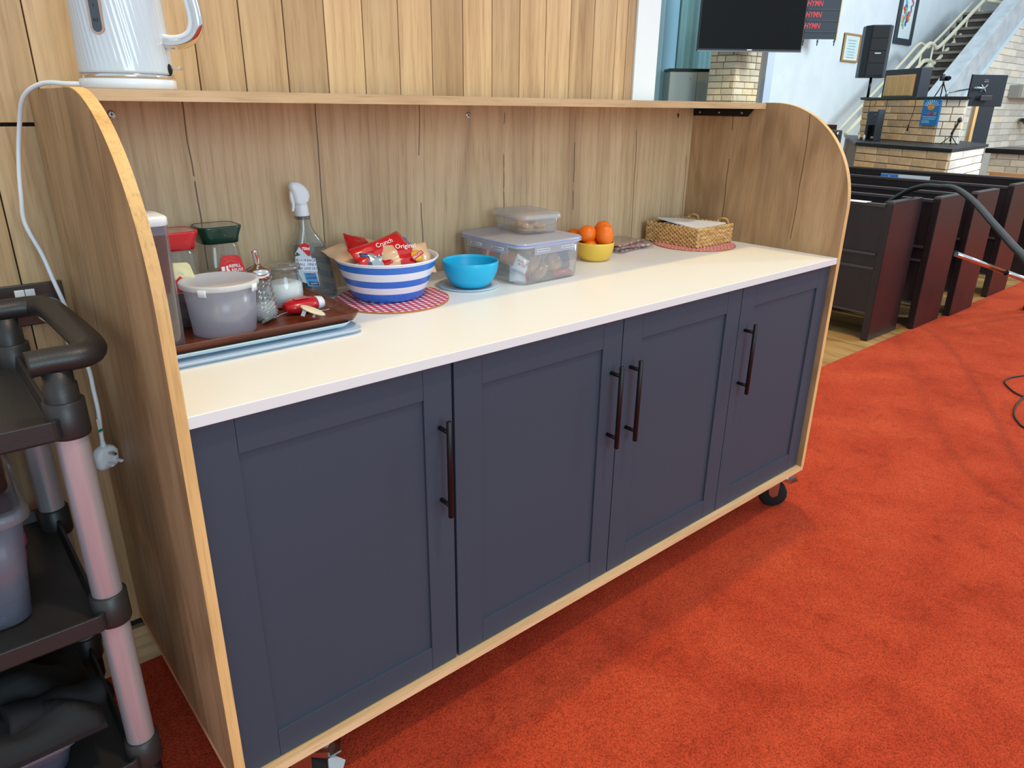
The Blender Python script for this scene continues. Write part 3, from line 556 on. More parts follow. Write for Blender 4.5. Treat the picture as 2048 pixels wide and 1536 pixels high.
for row in range(rows):
    z = zb0 + .007 + row * hz; rad = .0068 if row < rows - 1 else .0078
    for (ax, ay, bx2, by2) in ((x0, y0, x1, y0), (x1, y0, x1, y1), (x1, y1, x0, y1), (x0, y1, x0, y0)):
        ln = math.hypot(bx2 - ax, by2 - ay); n = int(ln / .0175); a = math.atan2(by2 - ay, bx2 - ax)
        for i in range(n):
            for s in (-1, 1):
                t = (i + .5 + (.25 if s > 0 else -.25)) / n
                M = Matrix.Rotation(a, 4, 'Z') @ Matrix.Rotation(-s * .42, 4, 'Y')
                ell(b, (ax + (bx2 - ax) * t + R.uniform(-.0006, .0006), ay + (by2 - ay) * t, z + s * .0028), .0125, .0046, rad * .58, 10, 6, M)
stuff(obj('basket_weave', b, M_wick, bk))
for yy in (.40, .525):
    b = BM(); tube(b, [(x1 - .002, yy - .022, zb0 + .064), (x1 + .002, yy - .016, zb0 + .074), (x1 + .003, yy, zb0 + .078), (x1 + .002, yy + .016, zb0 + .074), (x1 - .002, yy + .022, zb0 + .064)], .0042, 8)
    obj('basket_handle', b, M_wick, bk)
M_paper = simple('white_paper', '#f2f6fa', .8)
for k in range(7):
    b = BM(); z = zb0 + .020 + k * .0062; cx3, cy3 = 1.868 + R.uniform(-.004, .004), .468 + R.uniform(-.004, .004); hw, hd = .083, .092
    vs = box(b, cx3 - hw, cx3 + hw, cy3 - hd, cy3 + hd, z, z + .0045); spin(b, b.verts, (cx3, cy3, z), 'Z', R.uniform(-.05, .05))
    if k == 6:
        for v in b.verts:
            if v.co.x < cx3 and v.co.y > cy3: v.co.z += .016; v.co.x += .02
            if v.co.x > cx3 and v.co.y < cy3: v.co.z += .006
    tag(obj('paper_napkin', b, M_paper, None, .0008), 'top white paper napkin with one corner standing up in the basket' if k == 6 else ('lowest', 'second lowest', 'third from the bottom', 'middle', 'third from the top', 'second from the top')[k] + ' white paper napkin in the stack inside the basket', 'napkin', 'paper napkins in the basket')
# frosted tub
tx, ty = .198, .3266; z = ZR
tub = thing('plastic_tub', (tx, ty, z), 'round frosted plastic tub with white lid on the brown tray', 'tub')
b = BM(); lathe(b, tx, ty, [(.054, z), (.058, z + .002), (.0662, z + .096), (.0650, z + .096), (.0570, z + .004), (.05, z + .002)], 64, cap0=True); obj('tub_body', b, M_frost, tub)
b = BM(); zl2 = z + .0915; lathe(b, tx, ty, [(.069, zl2), (.0722, zl2 + .001), (.0728, zl2 + .009), (.071, zl2 + .0105), (.066, zl2 + .0105), (.064, zl2 + .008), (.001, zl2 + .0078)], 64, cap0=False)
lid = obj('lid', b, clear('white_lid', '#f4f6fa', .86, .06, .3, '#f8fafd'), tub)
for a in (-.9, -2.35, .7, 2.3):
    b = BM(); L = []
    for i in range(7):
        t = a - .11 + .22 * i / 6; c, s = math.cos(t), math.sin(t); L.append([(tx + .0716 * c, ty + .0716 * s, zl2 - .007), (tx + .0742 * c, ty + .0742 * s, zl2 - .007), (tx + .0742 * c, ty + .0742 * s, zl2 + .006), (tx + .0716 * c, ty + .0716 * s, zl2 + .006)])
    loft(b, L); obj('lid_tab', b, M_wsoft, lid)
# tall coffee container
cxx, cyy = .0625, .292; q = thing('storage_jar', (cxx, cyy, ZR), 'tall square clear container of ground coffee with white lid, leftmost on the tray', 'container')
b = BM(); loft(b, [rr(cxx, cyy, .078, .086, .014, ZR), rr(cxx, cyy, .082, .090, .016, ZR + .004), rr(cxx, cyy, .082, .090, .016, ZR + .222)], True, False); obj('container_body', b, M_clearp, q)
b = BM(); loft(b, [rr(cxx, cyy, .073, .081, .012, ZR + .003), rr(cxx, cyy, .077, .085, .013, ZR + .006), rr(cxx, cyy, .077, .085, .013, ZR + .060)]); co = obj('coffee', b, noisy('ground_coffee', [(.3, '#2a1712'), (.7, '#4a2a20')], 150, rough=.9, bump=.5), q)
b = BM(); loft(b, [rr(cxx, cyy, .0775, .0855, .013, ZR + .060), rr(cxx, cyy, .0775, .0855, .013, ZR + .205)], False, False); obj('coffee_dust', b, clear('dusty_film', '#b89a94', .50, .03, .3, '#6e4842'), q)
b = BM(); loft(b, [rr(cxx, cyy, .076, .084, .013, ZR + .206), rr(cxx, cyy, .076, .084, .013, ZR + .222)], False, False); obj('seal', b, simple('grey_seal', '#5c5f72', .4), q)
b = BM(); loft(b, [rr(cxx, cyy, .080, .088, .015, ZR + .221), rr(cxx, cyy, .085, .093, .017, ZR + .2225), rr(cxx, cyy, .085, .093, .017, ZR + .234), rr(cxx, cyy, .080, .088, .015, ZR + .237), rr(cxx, cyy, .05, .055, .02, ZR + .2365)]); ld3 = obj('lid', b, M_wplast, q)
b = BM(); lathe(b, cxx, cyy, [(.02, ZR + .2362), (.021, ZR + .2376), (.001, ZR + .238)], 32); obj('push_button', b, simple('lid_button', '#c8d4f0', .35), ld3)
# coffee jars with coloured lids
def coffee_jar(cx, cy, lidm, label, lab, sc=1.0, lid_z=1.073, rot=0, lz=.097):
    q = thing('coffee_jar', (cx, cy, ZR), label, 'jar', 'glass coffee jars on the tray'); z = ZR
    S = [(.072, .066, z), (.080, .074, z + .004), (.080, .074, z + .035), (.074, .068, z + .075), (.066, .060, lid_z - .008), (.062, .056, lid_z - .002)]
    b = BM(); loft(b, [rr(cx, cy, w_ * 1.12, d_ * 1.12, .022, zz, 7, rot) for w_, d_, zz in S], True, False); obj('glass_body', b, M_glass, q)
    b = BM(); loft(b, [rr(cx, cy, w_ * 1.08, d_ * 1.08, .02, zz, 7, rot) for w_, d_, zz in ((.074, .068, z + .004), (.078, .072, z + .01), (.075, .069, z + .052))]); obj('instant_coffee', b, noisy(label[:5] + 'coffee', [(.3, '#2a150e'), (.7, '#4a281a')], 120, rough=.9, bump=.5), q)
    h = lid_z + .034
    b = BM(); loft(b, [rr(cx, cy, .076, .068, .02, lid_z, 7, rot), rr(cx, cy, .078, .070, .02, lid_z + .012, 7, rot), rr(cx, cy, .090, .080, .022, h - .004, 7, rot), rr(cx, cy, .091, .081, .022, h, 7, rot), rr(cx, cy, .086, .076, .02, h + .0012, 7, rot), rr(cx, cy, .082, .072, .018, h - .0005, 7, rot)]); l = obj('lid', b, lidm, q)
    b = BM(); loft(b, [rr(cx, cy, .080, .070, .017, h - .0004, 7, rot), rr(cx, cy, .078, .068, .017, h + .0006, 7, rot)]); obj('lid_top', b, simple(label[:4] + 'lidtop', lab[1], .2, coat=.5), l)
    fy = cy - .5 * 1.12 * .0725
    # label stands on the front glass
    b = BM(); pts = [(-.030, -.038), (.034, -.040), (.032, -.008), (.026, .018), (.020, .024), (-.012, .026), (-.019, .020), (-.026, -.008)]
    zc = z + lz; sl = .10
    prism(b, pts, 'Y', -.0004, .0004); M = Matrix.Translation((cx + lab[2], fy - .0005, zc)) @ Matrix.Rotation(-sl, 4, 'X') @ Matrix.Scale(.88, 4); bmesh.ops.transform(b, verts=b.verts, matrix=M); lo_ = obj('label', b, lab[0], q)
    return q, l, lo_, M
q, l, lb_, M = coffee_jar(.262, .497, M_green, 'glass coffee jar with dark green lid and red refill label', (simple('jar_label_red', '#d3202a', .4), '#8d9286', .006))
rt = M.to_3x3().col[0]; up = M.to_3x3().col[2]
text('REFILL\n& REUSE', M @ Vector((.010, -.0008, -.006)), rt, up, .0088, M_wlet, q, bold=.0002)
for k, wd in enumerate((.044, .040, .034, .030)):
    b = BM(); box(b, -wd / 2, wd / 2, -.0007, -.0004, -.018 - k * .0045, -.0165 - k * .0045); bmesh.ops.transform(b, verts=b.verts, matrix=M); obj('text_line', b, simple('pink_line', '#f0a0a4', .6) if k == 0 else bpy.data.materials['pink_line'], lb_)
b = BM(); box(b, -.022, -.014, -.0007, -.0004, -.010, .0); box(b, -.011, -.006, -.0007, -.0004, -.011, .001); bmesh.ops.transform(b, verts=b.verts, matrix=M); obj('cup_symbol', b, M_wlet, lb_)
b = BM(); tube(b, [(-.018, -.0006, .004), (.0, -.0006, .014), (.018, -.0006, .006)], .0006, 6, 0)
for k in range(7):
    a = .5 + k * .36; tube(b, [(.0 + .008 * math.cos(a), -.0006, .012 + .006 * math.sin(a)), (.0 + .016 * math.cos(a), -.0006, .012 + .011 * math.sin(a))], .0004, 5, 0)
bmesh.ops.transform(b, verts=b.verts, matrix=M); obj('sun_peak_mark', b, simple('orange_print', '#f0803a', .5), lb_)
q, l, lb_, M = coffee_jar(.150, .425, M_red, 'glass coffee jar with red lid and cream sunburst label', (simple('jar_label_cream', '#e3d29a', .4), '#a8585a', -.006), lid_z=1.081, lz=.108)
b = BM(); prism(b, [(-.030, -.038), (.034, -.040), (.033, -.022), (.020, -.010), (.010, -.012), (.001, -.003), (-.008, -.011), (-.016, -.009), (-.028, -.020)], 'Y', -.0008, -.0004); bmesh.ops.transform(b, verts=b.verts, matrix=M); obj('red_mountain', b, bpy.data.materials['jar_label_red'], lb_)
b = BM()
for k in range(13):
    a = .25 + k * .22; tube(b, [(.001 + .006 * math.cos(a), -.0006, -.004 + .006 * math.sin(a)), (.001 + .019 * math.cos(a), -.0006, -.004 + .021 * math.sin(a))], .00035, 5, 0)
bmesh.ops.transform(b, verts=b.verts, matrix=M); obj('sunburst', b, M_wlet, lb_)
text('SIP', M @ Vector((.016, -.0012, -.0335)), M.to_3x3().col[0], M.to_3x3().col[2], .014, M_wlet, q)
# sugar shaker
sx, sy = .288, .3600; q = thing('sugar_shaker', (sx, sy, ZR), 'patterned glass sugar pourer with chrome spout cap', 'shaker')
b = BM(); pf = [(.022, ZR), (.0255, ZR + .003), (.0305, ZR + .014), (.031, ZR + .026), (.028, ZR + .045), (.0235, ZR + .070), (.0225, ZR + .088)]; n = 48; loops = []
for k in range(29):
    t = k / 28 * (len(pf) - 1); i = min(int(t), len(pf) - 2); f = t - i; r0 = pf[i][0] * (1 - f) + pf[i + 1][0] * f; z = pf[i][1] * (1 - f) + pf[i + 1][1] * f
    am = .0011 if k < 12 else .0005
    loops.append([(sx + (r0 + am * math.cos(12 * (2 * PI * j / n) + (k % 2) * PI)) * math.cos(2 * PI * j / n), sy + (r0 + am * math.cos(12 * (2 * PI * j / n) + (k % 2) * PI)) * math.sin(2 * PI * j / n), z) for j in range(n)])
loft(b, loops, True, False); obj('glass_body', b, clear('cut_glass', '#dcdcd8', .22, .30, .06, '#cfd2d2'), q, smooth=False)
b = BM(); lathe(b, sx, sy, [(.020, ZR + .003), (.027, ZR + .016), (.026, ZR + .034), (.001, ZR + .036)], 32); obj('sugar', b, simple('sugar', '#eef0f2', .9, bump=.4), q)
b = BM(); lathe(b, sx, sy, [(.0235, ZR + .084), (.0255, ZR + .086), (.0258, ZR + .098), (.0245, ZR + .104), (.015, ZR + .109), (.008, ZR + .111), (.0065, ZR + .116)], 40); cp = obj('screw_cap', b, M_chrome, q)
b = BM(); tube(b, [(sx, sy, ZR + .110), (sx - .001, sy - .001, ZR + .127), (sx - .004, sy - .001, ZR + .142)], .0056, 16); obj('spout', b, M_chrome, cp)
# glass sugar jar
jx, jy = .3690, .432; q = thing('sugar_jar', (jx, jy, ZR), 'squat glass jar of white sugar with clear glass lid', 'jar')
b = BM(); lathe(b, jx, jy, [(.034, ZR), (.039, ZR + .005), (.0405, ZR + .03), (.0395, ZR + .055), (.034, ZR + .068), (.0335, ZR + .080), (.035, ZR + .083)], 48, cap1=False); obj('glass_body', b, M_glass, q)
b = BM(); lathe(b, jx, jy, [(.033, ZR + .002), (.038, ZR + .007), (.039, ZR + .03), (.0385, ZR + .050), (.025, ZR + .055), (.001, ZR + .051)], 40); obj('sugar', b, simple('sugar_white', '#f0f2f3', .9, bump=.3), q)
b = BM(); lathe(b, jx, jy, [(.036, ZR + .083), (.0385, ZR + .085), (.0385, ZR + .089), (.033, ZR + .093), (.020, ZR + .0925), (.018, ZR + .095), (.001, ZR + .0955)], 48); obj('glass_lid', b, clear('lid_glass', '#dfe2df', .30, .22, .05, '#c2c6c2'), q)
# spray bottle
px_, py_ = .498, .548; q = thing('spray_bottle', (px_, py_, ZT), 'clear trigger spray cleaner bottle with white head and handwritten sticker', 'spray bottle')
b = BM(); S = [(.080, .046, 0), (.086, .052, .004), (.088, .052, .012), (.086, .050, .045), (.084, .048, .080), (.086, .050, .110), (.080, .048, .130), (.060, .042, .148), (.040, .036, .166), (.034, .032, .180), (.030, .030, .196)]
def spx(h): return px_ + (-.012 if h > .14 else 0) - (.006 if h > .16 else 0) + .006 * math.sin(h * 20) * 0
loft(b, [rr(px_ + .008 - .026 * min(h / .16, 1) ** 1.3, py_, w_, d_, min(d_, w_) * .42, ZT + h, 7) for w_, d_, h in S], True, False); obj('bottle_body', b, clear('bottle_clear', '#e9ecea', .10, .20, .03, '#c9cfcd'), q)
b = BM(); loft(b, [rr(px_ + .008 - .026 * min(h / .16, 1) ** 1.3, py_, w_ - .004, d_ - .004, (d_ - .004) * .42, ZT + h, 7) for w_, d_, h in ((.080, .046, .002), (.088, .052, .012), (.086, .050, .045), (.084, .048, .080), (.086, .050, .110), (.080, .048, .127))]); obj('liquid', b, clear('cleaner_liquid', '#e4e9e8', .16, .05, .05, '#c4cbca'), q)
hx = px_ - .0195
b = BM(); tube(b, [(hx, py_, ZT + .19), (hx + .003, py_, ZT + .12), (hx + .012, py_, ZT + .02)], .0022, 8); obj('dip_tube', b, clear('tube_plastic', '#f4f6f6', .4, .1, .2), q)
b = BM(); lathe(b, hx, py_, [(.0175, ZT + .190), (.0180, ZT + .192), (.0172, ZT + .197)], 32); obj('neck_ring', b, clear('neck', '#b8bcb6', .4, .2, .1, '#8e938e'), q)
b = BM(); lathe(b, hx, py_, [(.0160, ZT + .196), (.0166, ZT + .198), (.0150, ZT + .216), (.0135, ZT + .226)], 32); hd = obj('spray_head', b, M_wplast, q)
b = BM(); loft(b, [rr(hx - .002 + dx, py_, w_, d_, min(w_, d_) * .46, ZT + h, 6) for dx, w_, d_, h in ((0, .026, .024, .222), (.002, .036, .025, .230), (.003, .041, .026, .240), (0, .042, .026, .252), (-.005, .038, .024, .262), (-.009, .028, .020, .270), (-.012, .014, .012, .274))]); obj('nozzle_housing', b, M_wplast, hd)
b = BM(); tube(b, [(hx - .018, py_, ZT + .262), (hx - .022, py_, ZT + .240), (hx - .019, py_, ZT + .222), (hx - .022, py_, ZT + .208)], lambda t: .0052 - .002 * t, 10); obj('trigger', b, M_wplast, hd)
fy = py_ - .0266; lean = -.10
def onb(pts, y, m, name='label', z0_=0, par=q):
    b = BM(); prism(b, pts, 'Y', y - .0005, y); bmesh.ops.translate(b, verts=b.verts, vec=(px_ - .013, 0, ZT + .012)); return obj(name, b, m, par)
lab = onb([(-.042, .040), (-.018, .030), (.010, .022), (.005, .062), (.000, .075), (-.008, .100), (-.008, .124), (-.030, .124), (-.044, .105), (-.046, .08)], fy, simple('label_pale', '#c3cbd2', .4))
onb([(-.036, .122), (-.020, .126), (-.008, .122), (-.008, .094), (-.014, .096)], fy - .0006, P_red, 'red_patch', par=lab)
onb([(-.028, .058), (.002, .050), (.010, .020), (-.020, .024)], fy - .0006, simple('label_blue', '#3f9bd4', .4), 'blue_patch', par=lab)
onb([(-.018, .036), (.006, .031), (.009, .022), (-.016, .027)], fy - .001, P_navy, 'navy_band', par=lab)
st = onb([(-.040, .094), (.004, .088), (.007, .056), (-.034, .064)], fy - .0012, simple('sticker_white', '#e2e6f2', .6), 'handwritten_sticker', par=lab)
onb([(-.046, .098), (-.040, .108), (-.032, .100)], fy - .0008, simple('hill_green', '#2c4a34', .6), 'green_hill', par=lab)
for s, (u, v), sz in (('COOKBACK', (-.020, .0865), .0088), ('CALL  ONLY.', (-.018, .0765), .0088), ('(WE GIVE OUT)', (-.0165, .0665), .0082)): text(s, (px_ + u - .013, fy - .0019, ZT + v + .012), (1, 0, -.14), (0, 0, 1), sz, M_klet, st, shear=.15)
text('750ml', (px_ - .0305, fy - .0012, ZT + .125), (1, 0, -.1), (0, 0, 1), .0095, M_wlet, lab, bold=.0002, sx=.8)
text('SURFACE\nCLEANSER', (px_ - .0235, fy - .0012, ZT + .0595), (1, 0, -.12), (0, 0, 1), .0085, P_navy, lab, bold=.0002, sx=.7)
text('CLEANS', (px_ - .018, fy - .0016, ZT + .0410), (1, 0, -.14), (0, 0, 1), .005, M_wlet, lab)
# red squeeze bottle, spoon, socket cover on the tray
rx_, ry_ = .377, .358; q = thing('squeeze_bottle', (rx_, ry_, ZR), 'small red squeeze bottle with white cap lying on the brown tray', 'bottle')
def sec(x, hy, hz): return [(x, hy * math.cos(2 * PI * i / 24), .0135 + hz * math.sin(2 * PI * i / 24)) for i in range(24)]
Mq = Matrix.Translation((rx_, ry_, ZR)) @ Matrix.Rotation(.03, 4, 'Z') @ Matrix.Diagonal((1, 1.05, 1.18, 1))
b = BM(); loft(b, [sec(-.044, .008, .004), sec(-.040, .017, .009), (sec(-.028, .0225, .0125)), sec(0, .0235, .0135), sec(.018, .021, .0130), sec(.027, .0165, .0115)]); bmesh.ops.transform(b, verts=b.verts, matrix=Mq); obj('bottle_body', b, M_red, q)
b = BM(); loft(b, [sec(.0268, .0170, .0120), sec(.030, .0172, .0122), sec(.042, .0145, .0105), sec(.0455, .009, .006)]); bmesh.ops.transform(b, verts=b.verts, matrix=Mq); obj('cap', b, M_wplast, q)
b = BM(); loft(b, [[(x, y * .9, .0268 - .0000 - (x / .09) ** 2 * .002 - (y * 18) ** 2 * .004) for y in (-.012, -.006, 0, .006, .012)] for x in (-.022, -.012, 0, .010)], False, False, closed=False); bmesh.ops.transform(b, verts=b.verts, matrix=Mq @ Matrix.Translation((0, 0, .0006))); obj('label', b, simple('faded_pink', '#c65a62', .4), q)
b = BM(); y0 = .318
loft(b, [[(.268 + .044 * t, y0 + w_ * s + .03 * t, ZR + .0025 + dz * abs(s)) for s in (-1, -.5, 0, .5, 1)] for t, w_, dz in ((0, .001, 0), (.15, .008, .003), (.5, .011, .006), (.85, .008, .003), (1, .002, 0))], False, False, closed=False)
tube(b, [(.310, .348, ZR + .0030), (.34, .352, ZR + .007), (.40, .330, ZR + .005), (.425, .333, ZR + .004)], .0014, 8)
tag(obj('teaspoon', b, M_zinc), 'steel teaspoon lying on the tray beside the sugar pourer', 'spoon')
b = BM(); M = Matrix.Translation((.363, .285, ZR + .021)) @ Matrix.Rotation(-.45, 4, 'Z') @ Matrix.Rotation(.42, 4, 'Y') @ Matrix.Rotation(.10, 4, 'X')
lathe(b, 0, 0, [(.0235, -.0012), (.0248, 0), (.0248, .0016), (.0225, .0026)], 40)
for v in b.verts: v.co.y *= .62; v.co.x *= 1.05
bmesh.ops.transform(b, verts=b.verts, matrix=M); q = tag(obj('socket_cover', b, M_cream), 'cream oval plug socket cover resting on its prongs on the tray', 'socket cover')
for x, wdt in ((-.015, .004), (.006, .0025)):
    b = BM(); box(b, x - wdt, x + wdt, -.0018, .0018, -.018 if x < 0 else -.013, -.001); bmesh.ops.transform(b, verts=b.verts, matrix=M); obj('prong', b, M_wplast, q, .0004)
# ------------------------------------------------------------------ kettle and its cable
kx, ky = .132, .462; kz = ZS + .0006
ket = thing('electric_kettle', (kx, ky, kz), 'white ribbed electric kettle with chrome ring and handle on the top shelf', 'kettle')
b = BM(); lathe(b, kx, ky, [(.076, kz), (.079, kz + .003), (.0785, kz + .016), (.076, kz + .018)], 64); obj('kettle_base', b, M_wplast, ket)
b = BM(); lathe(b, kx, ky, [(.0755, kz + .017), (.0780, kz + .018), (.0775, kz + .0245), (.0755, kz + .0255)], 64); obj('chrome_ring', b, M_chrome, ket)
n = 216; loops = []
for k in range(46):
    t = k / 45; z = kz + .0255 + t * .205; r0 = .0770 - .0035 * (t * .205 / .13) - .010 * max(0, t - .75) ** 2 * 8
    am = .00048 * min(1, t * 8) * min(1, (1 - t) * 6)
    loops.append([(kx + (r0 + am * math.cos(54 * a)) * math.cos(a - .38 * t), ky + (r0 + am * math.cos(54 * a)) * math.sin(a - .38 * t), z) for a in [2 * PI * j / n for j in range(n)]])
b = BM(); loft(b, loops); kb = obj('kettle_body', b, simple('kettle_enamel', '#ccd7de', .18, coat=.6), ket)
b = BM(); lathe(b, kx, ky, [(.064, kz + .230), (.060, kz + .238), (.015, kz + .246), (.012, kz + .262), (.001, kz + .264)], 48); obj('lid', b, M_wplast, ket)
# water gauge facing front-left
ga = math.atan2(-.72, -.69) + .06; gd = Vector((math.cos(ga), math.sin(ga), 0)); gr = Vector((-math.sin(ga), math.cos(ga), 0))
def gauge(hw, z0, z1, dd, nm, m, th):
    b = BM(); pts = []
    for i in range(13): a = PI + PI * i / 12; pts.append((hw * math.cos(a), z0 + hw + hw * math.sin(a)))
    for i in range(13): a = PI * i / 12; pts.append((hw * math.cos(a), z1 - hw + hw * math.sin(a)))
    A = []
    for d_ in (dd, dd + th): A.append([Vector((kx, ky, 0)) + gd * (d_ + .0741 - .0035 * 0) + gr * u + Vector((0, 0, v)) for u, v in pts])
    loft(b, A); return obj(nm, b, m, kb)
gauge(.0118, kz + .084, kz + .19, -.004, 'gauge_frame', simple('copper_chrome', '#caa898', .18, metal=1), .0058)
gauge(.0078, kz + .088, kz + .186, -.003, 'water_window', simple('smoked_window', '#39444e', .15, coat=.5), .0053)
for s, h in (('1', .128), ('0.5', .106)): text(s, Vector((kx, ky, kz + h)) + gd * .0768, gr, (0, 0, 1), .007, M_klet, kb)
hd_ = Vector((.76, -.65, 0)).normalized(); A0 = Vector((kx, ky, 0))
def hp(d_, z): return A0 + hd_ * d_ + Vector((0, 0, kz + z))
b = BM(); tube(b, [hp(.070, .078), hp(.085, .076), hp(.108, .078), hp(.128, .088), hp(.138, .105), hp(.138, .125), hp(.134, .150), hp(.126, .185), hp(.110, .212), hp(.070, .222)], .0092, 14, 6); obj('handle', b, M_chrome, ket)
b = BM(); tube(b, [hp(.073, .0875), hp(.090, .0855), hp(.108, .088), hp(.121, .096), hp(.127, .110), hp(.127, .125), hp(.123, .150), hp(.116, .180)], .0052, 10, 5); obj('handle_grip', b, M_wplast, ket)
b = BM(); ell(b, hp(.0765, .034), .0055, .0055, .010, 14, 10); obj('switch_recess', b, M_dark, ket)
b = BM(); tube(b, [hp(.076, .037), hp(.100, .036)], .0032, 10, 0); obj('switch_lever', b, clear('clear_lever', '#f4f4f2', .15, .25, .05), ket)
b = BM(); tube(b, [(kx - .079, ky + .0, kz + .008), (.035, .475, kz + .008), (.005, .515, kz + .008), (-.022, .555, kz - .014), (-.034, .59, 1.300), (-.047, .60, 1.233), (-.055, .600, 1.174), (-.058, .604, 1.125), (-.042, .600, 1.064), (-.034, .590, 1.013), (-.024, .575, .950), (-.022, .55, .90), (-.020, .50, .85), (-.024, .47, .815), (-.026, .455, .775), (-.029, .455, .735), (-.030, .455, .712)], .0040, 10, 6)
tag(obj('power_cable', b, M_wsoft), 'white kettle cable looping over the side panel and hanging down the wall', 'cable')
q = thing('power_plug', (-.030, .455, .66), 'white three pin plug hanging at the end of the kettle cable', 'plug')
Mp = Matrix.Translation((-.030, .455, .680)) @ Matrix.Rotation(.5, 4, 'Z')
b = BM(); loft(b, [rr(0, 0, .040, .018, .008, -.026), rr(0, 0, .048, .024, .010, -.018), rr(0, 0, .050, .026, .010, .006), rr(0, 0, .036, .024, .010, .016), rr(0, 0, .018, .016, .007, .020)]); bmesh.ops.transform(b, verts=b.verts, matrix=Mp); pb = obj('plug_body', b, M_wplast, q)
b = BM(); lathe(b, 0, 0, [(.0075 - .0016 * (k % 2) - .0004 * k, .018 + .0022 * k) for k in range(9)], 16); bmesh.ops.transform(b, verts=b.verts, matrix=Mp); obj('strain_relief', b, M_wplast, q)
for x, z in ((-.011, -.012), (.011, -.012), (0, .008)):
    b = BM(); box(b, x - .003, x + .003, -.030, -.012, z - .002, z + .002); bmesh.ops.transform(b, verts=b.verts, matrix=Mp); obj('pin', b, M_wplast if z < 0 else M_zinc, q)
b = BM(); box(b, -.007, .002, -.0052, -.0046, .050, .082); box(b, -.0071, .0021, -.0054, -.0045, .054, .060, 1); bmesh.ops.transform(b, verts=b.verts, matrix=Mp); obj('test_tag', b, [simple('pat_label', '#dfe6dc', .6), simple('pat_green', '#1f8a5c', .6)], q)
# wall socket
q = thing('wall_socket', (-.10, YW, .96), 'brushed dark metal double wall socket beside the cabinet', 'socket')
b = BM(); box(b, -.20, -.012, YW - .008, YW - .0003, .915, 1.000); obj('socket_plate', b, simple('pewter_plate', '#5c5550', .3, metal=.8), q, .002)
for x in (-.0975, -.0795):
    b = BM(); box(b, x, x + .0168, YW - .012, YW - .0075, .971, .990); obj('rocker_switch', b, M_wplast, q, .001)
q = thing('charger_plug', (-.045, YW - .02, .945), 'round white plug pushed into the metal wall socket', 'plug')
b = BM(); lathe(b, 0, 0, [(.024, .0), (.026, .003), (.025, .022), (.020, .030), (.001, .032)], 32); spin(b, b.verts, (0, 0, 0), 'X', PI / 2); bmesh.ops.translate(b, verts=b.verts, vec=(-.045, YW - .0085, .944)); obj('plug_body', b, M_wplast, q)
b = BM()
tube(b, [(-.045, YW - .03, .935), (-.035, YW - .045, .915), (-.03, YW - .04, .86), (-.04, YW - .03, .78)], .003, 8, 5); obj('plug_lead', b, M_wsoft, q)
# ------------------------------------------------------------------ service cart
crt = thing('utility_cart', (-.45, .36, 0), 'black plastic utility cart with silver tube legs left of the cabinet', 'cart')
XR = -.126; XL = -.86; YF = .135; YB = .60; P = [(-.112, .172), (-.132, .548), (XL + .01, .172), (XL + .01, .548)]
def shelf(zt_, nm='shelf'):
    b = BM(); L = []
    w_, d_ = XR - XL, YB - YF; cx, cy = (XR + XL) / 2, (YB + YF) / 2
    L = [rr(cx, cy, w_ - .006, d_ - .006, .012, zt_ - .034, 3), rr(cx, cy, w_, d_, .012, zt_ - .030, 3), rr(cx, cy, w_, d_, .012, zt_, 3), rr(cx, cy, w_ - .012, d_ - .012, .008, zt_, 3), rr(cx, cy, w_ - .020, d_ - .020, .006, zt_ - .024, 3)]
    loft(b, L)
    for f in b.faces: f.smooth = False
    s = obj(nm, b, M_black, crt, .0012)
    for (x, y) in P:
        b = BM(); lathe(b, x, y, [(.0285, zt_ - .040), (.030, zt_ - .036), (.0295, zt_ + .018), (.0265, zt_ + .020)], 32); obj('post_collar', b, M_black, s)
    return s
for z in (.536, .205): shelf(z)
top = shelf(.895)
for (x, y) in P:
    z = .985 if x > -.5 else .93
    b = BM(); lathe(b, x, y, [(.0280, .88), (.0285, .90), (.0245, .915), (.0240, .940), (.0215, .942), (.0215, z - .02)], 32); obj('post_top', b, M_black, crt)
    for z0_, z1_ in ((.225, .500), (.556, .858)):
        b = BM(); lathe(b, x, y, [(.0235, z0_ - .004), (.0238, z0_), (.0238, z1_), (.0235, z1_ + .004)], 36, False, False); obj('leg_tube', b, M_alu, crt)
    b = BM(); lathe(b, x, y, [(.022, .105), (.024, .112), (.024, .165)], 24); box(b, x - .016, x + .016, y - .018, y + .018, .085, .108); cs = obj('castor', b, M_blackm, crt)
    b = BM(); lathe(b, 0, 0, [(.02, -.014), (.046, -.014), (.050, -.009), (.050, .009), (.046, .014), (.02, .014)], 28); spin(b, b.verts, (0, 0, 0), 'X', PI / 2); bmesh.ops.translate(b, verts=b.verts, vec=(x - .02, y, .0502)); obj('wheel', b, M_dark, cs)
b = BM(); pth = [(P[0][0] - .035, P[0][1], .978), (P[0][0] - .01, P[0][1] - .001, .979), (-.075, .168, .980), (-.058, .190, .980), (-.054, .235, .980), (-.056, .36, .980), (-.062, .49, .980), (-.075, .535, .980), (-.10, .548, .979), (P[1][0] - .04, .548, .978)]
tube(b, pth, .0235, 16, 6, rz=.84); obj('push_handle', b, M_black, crt)
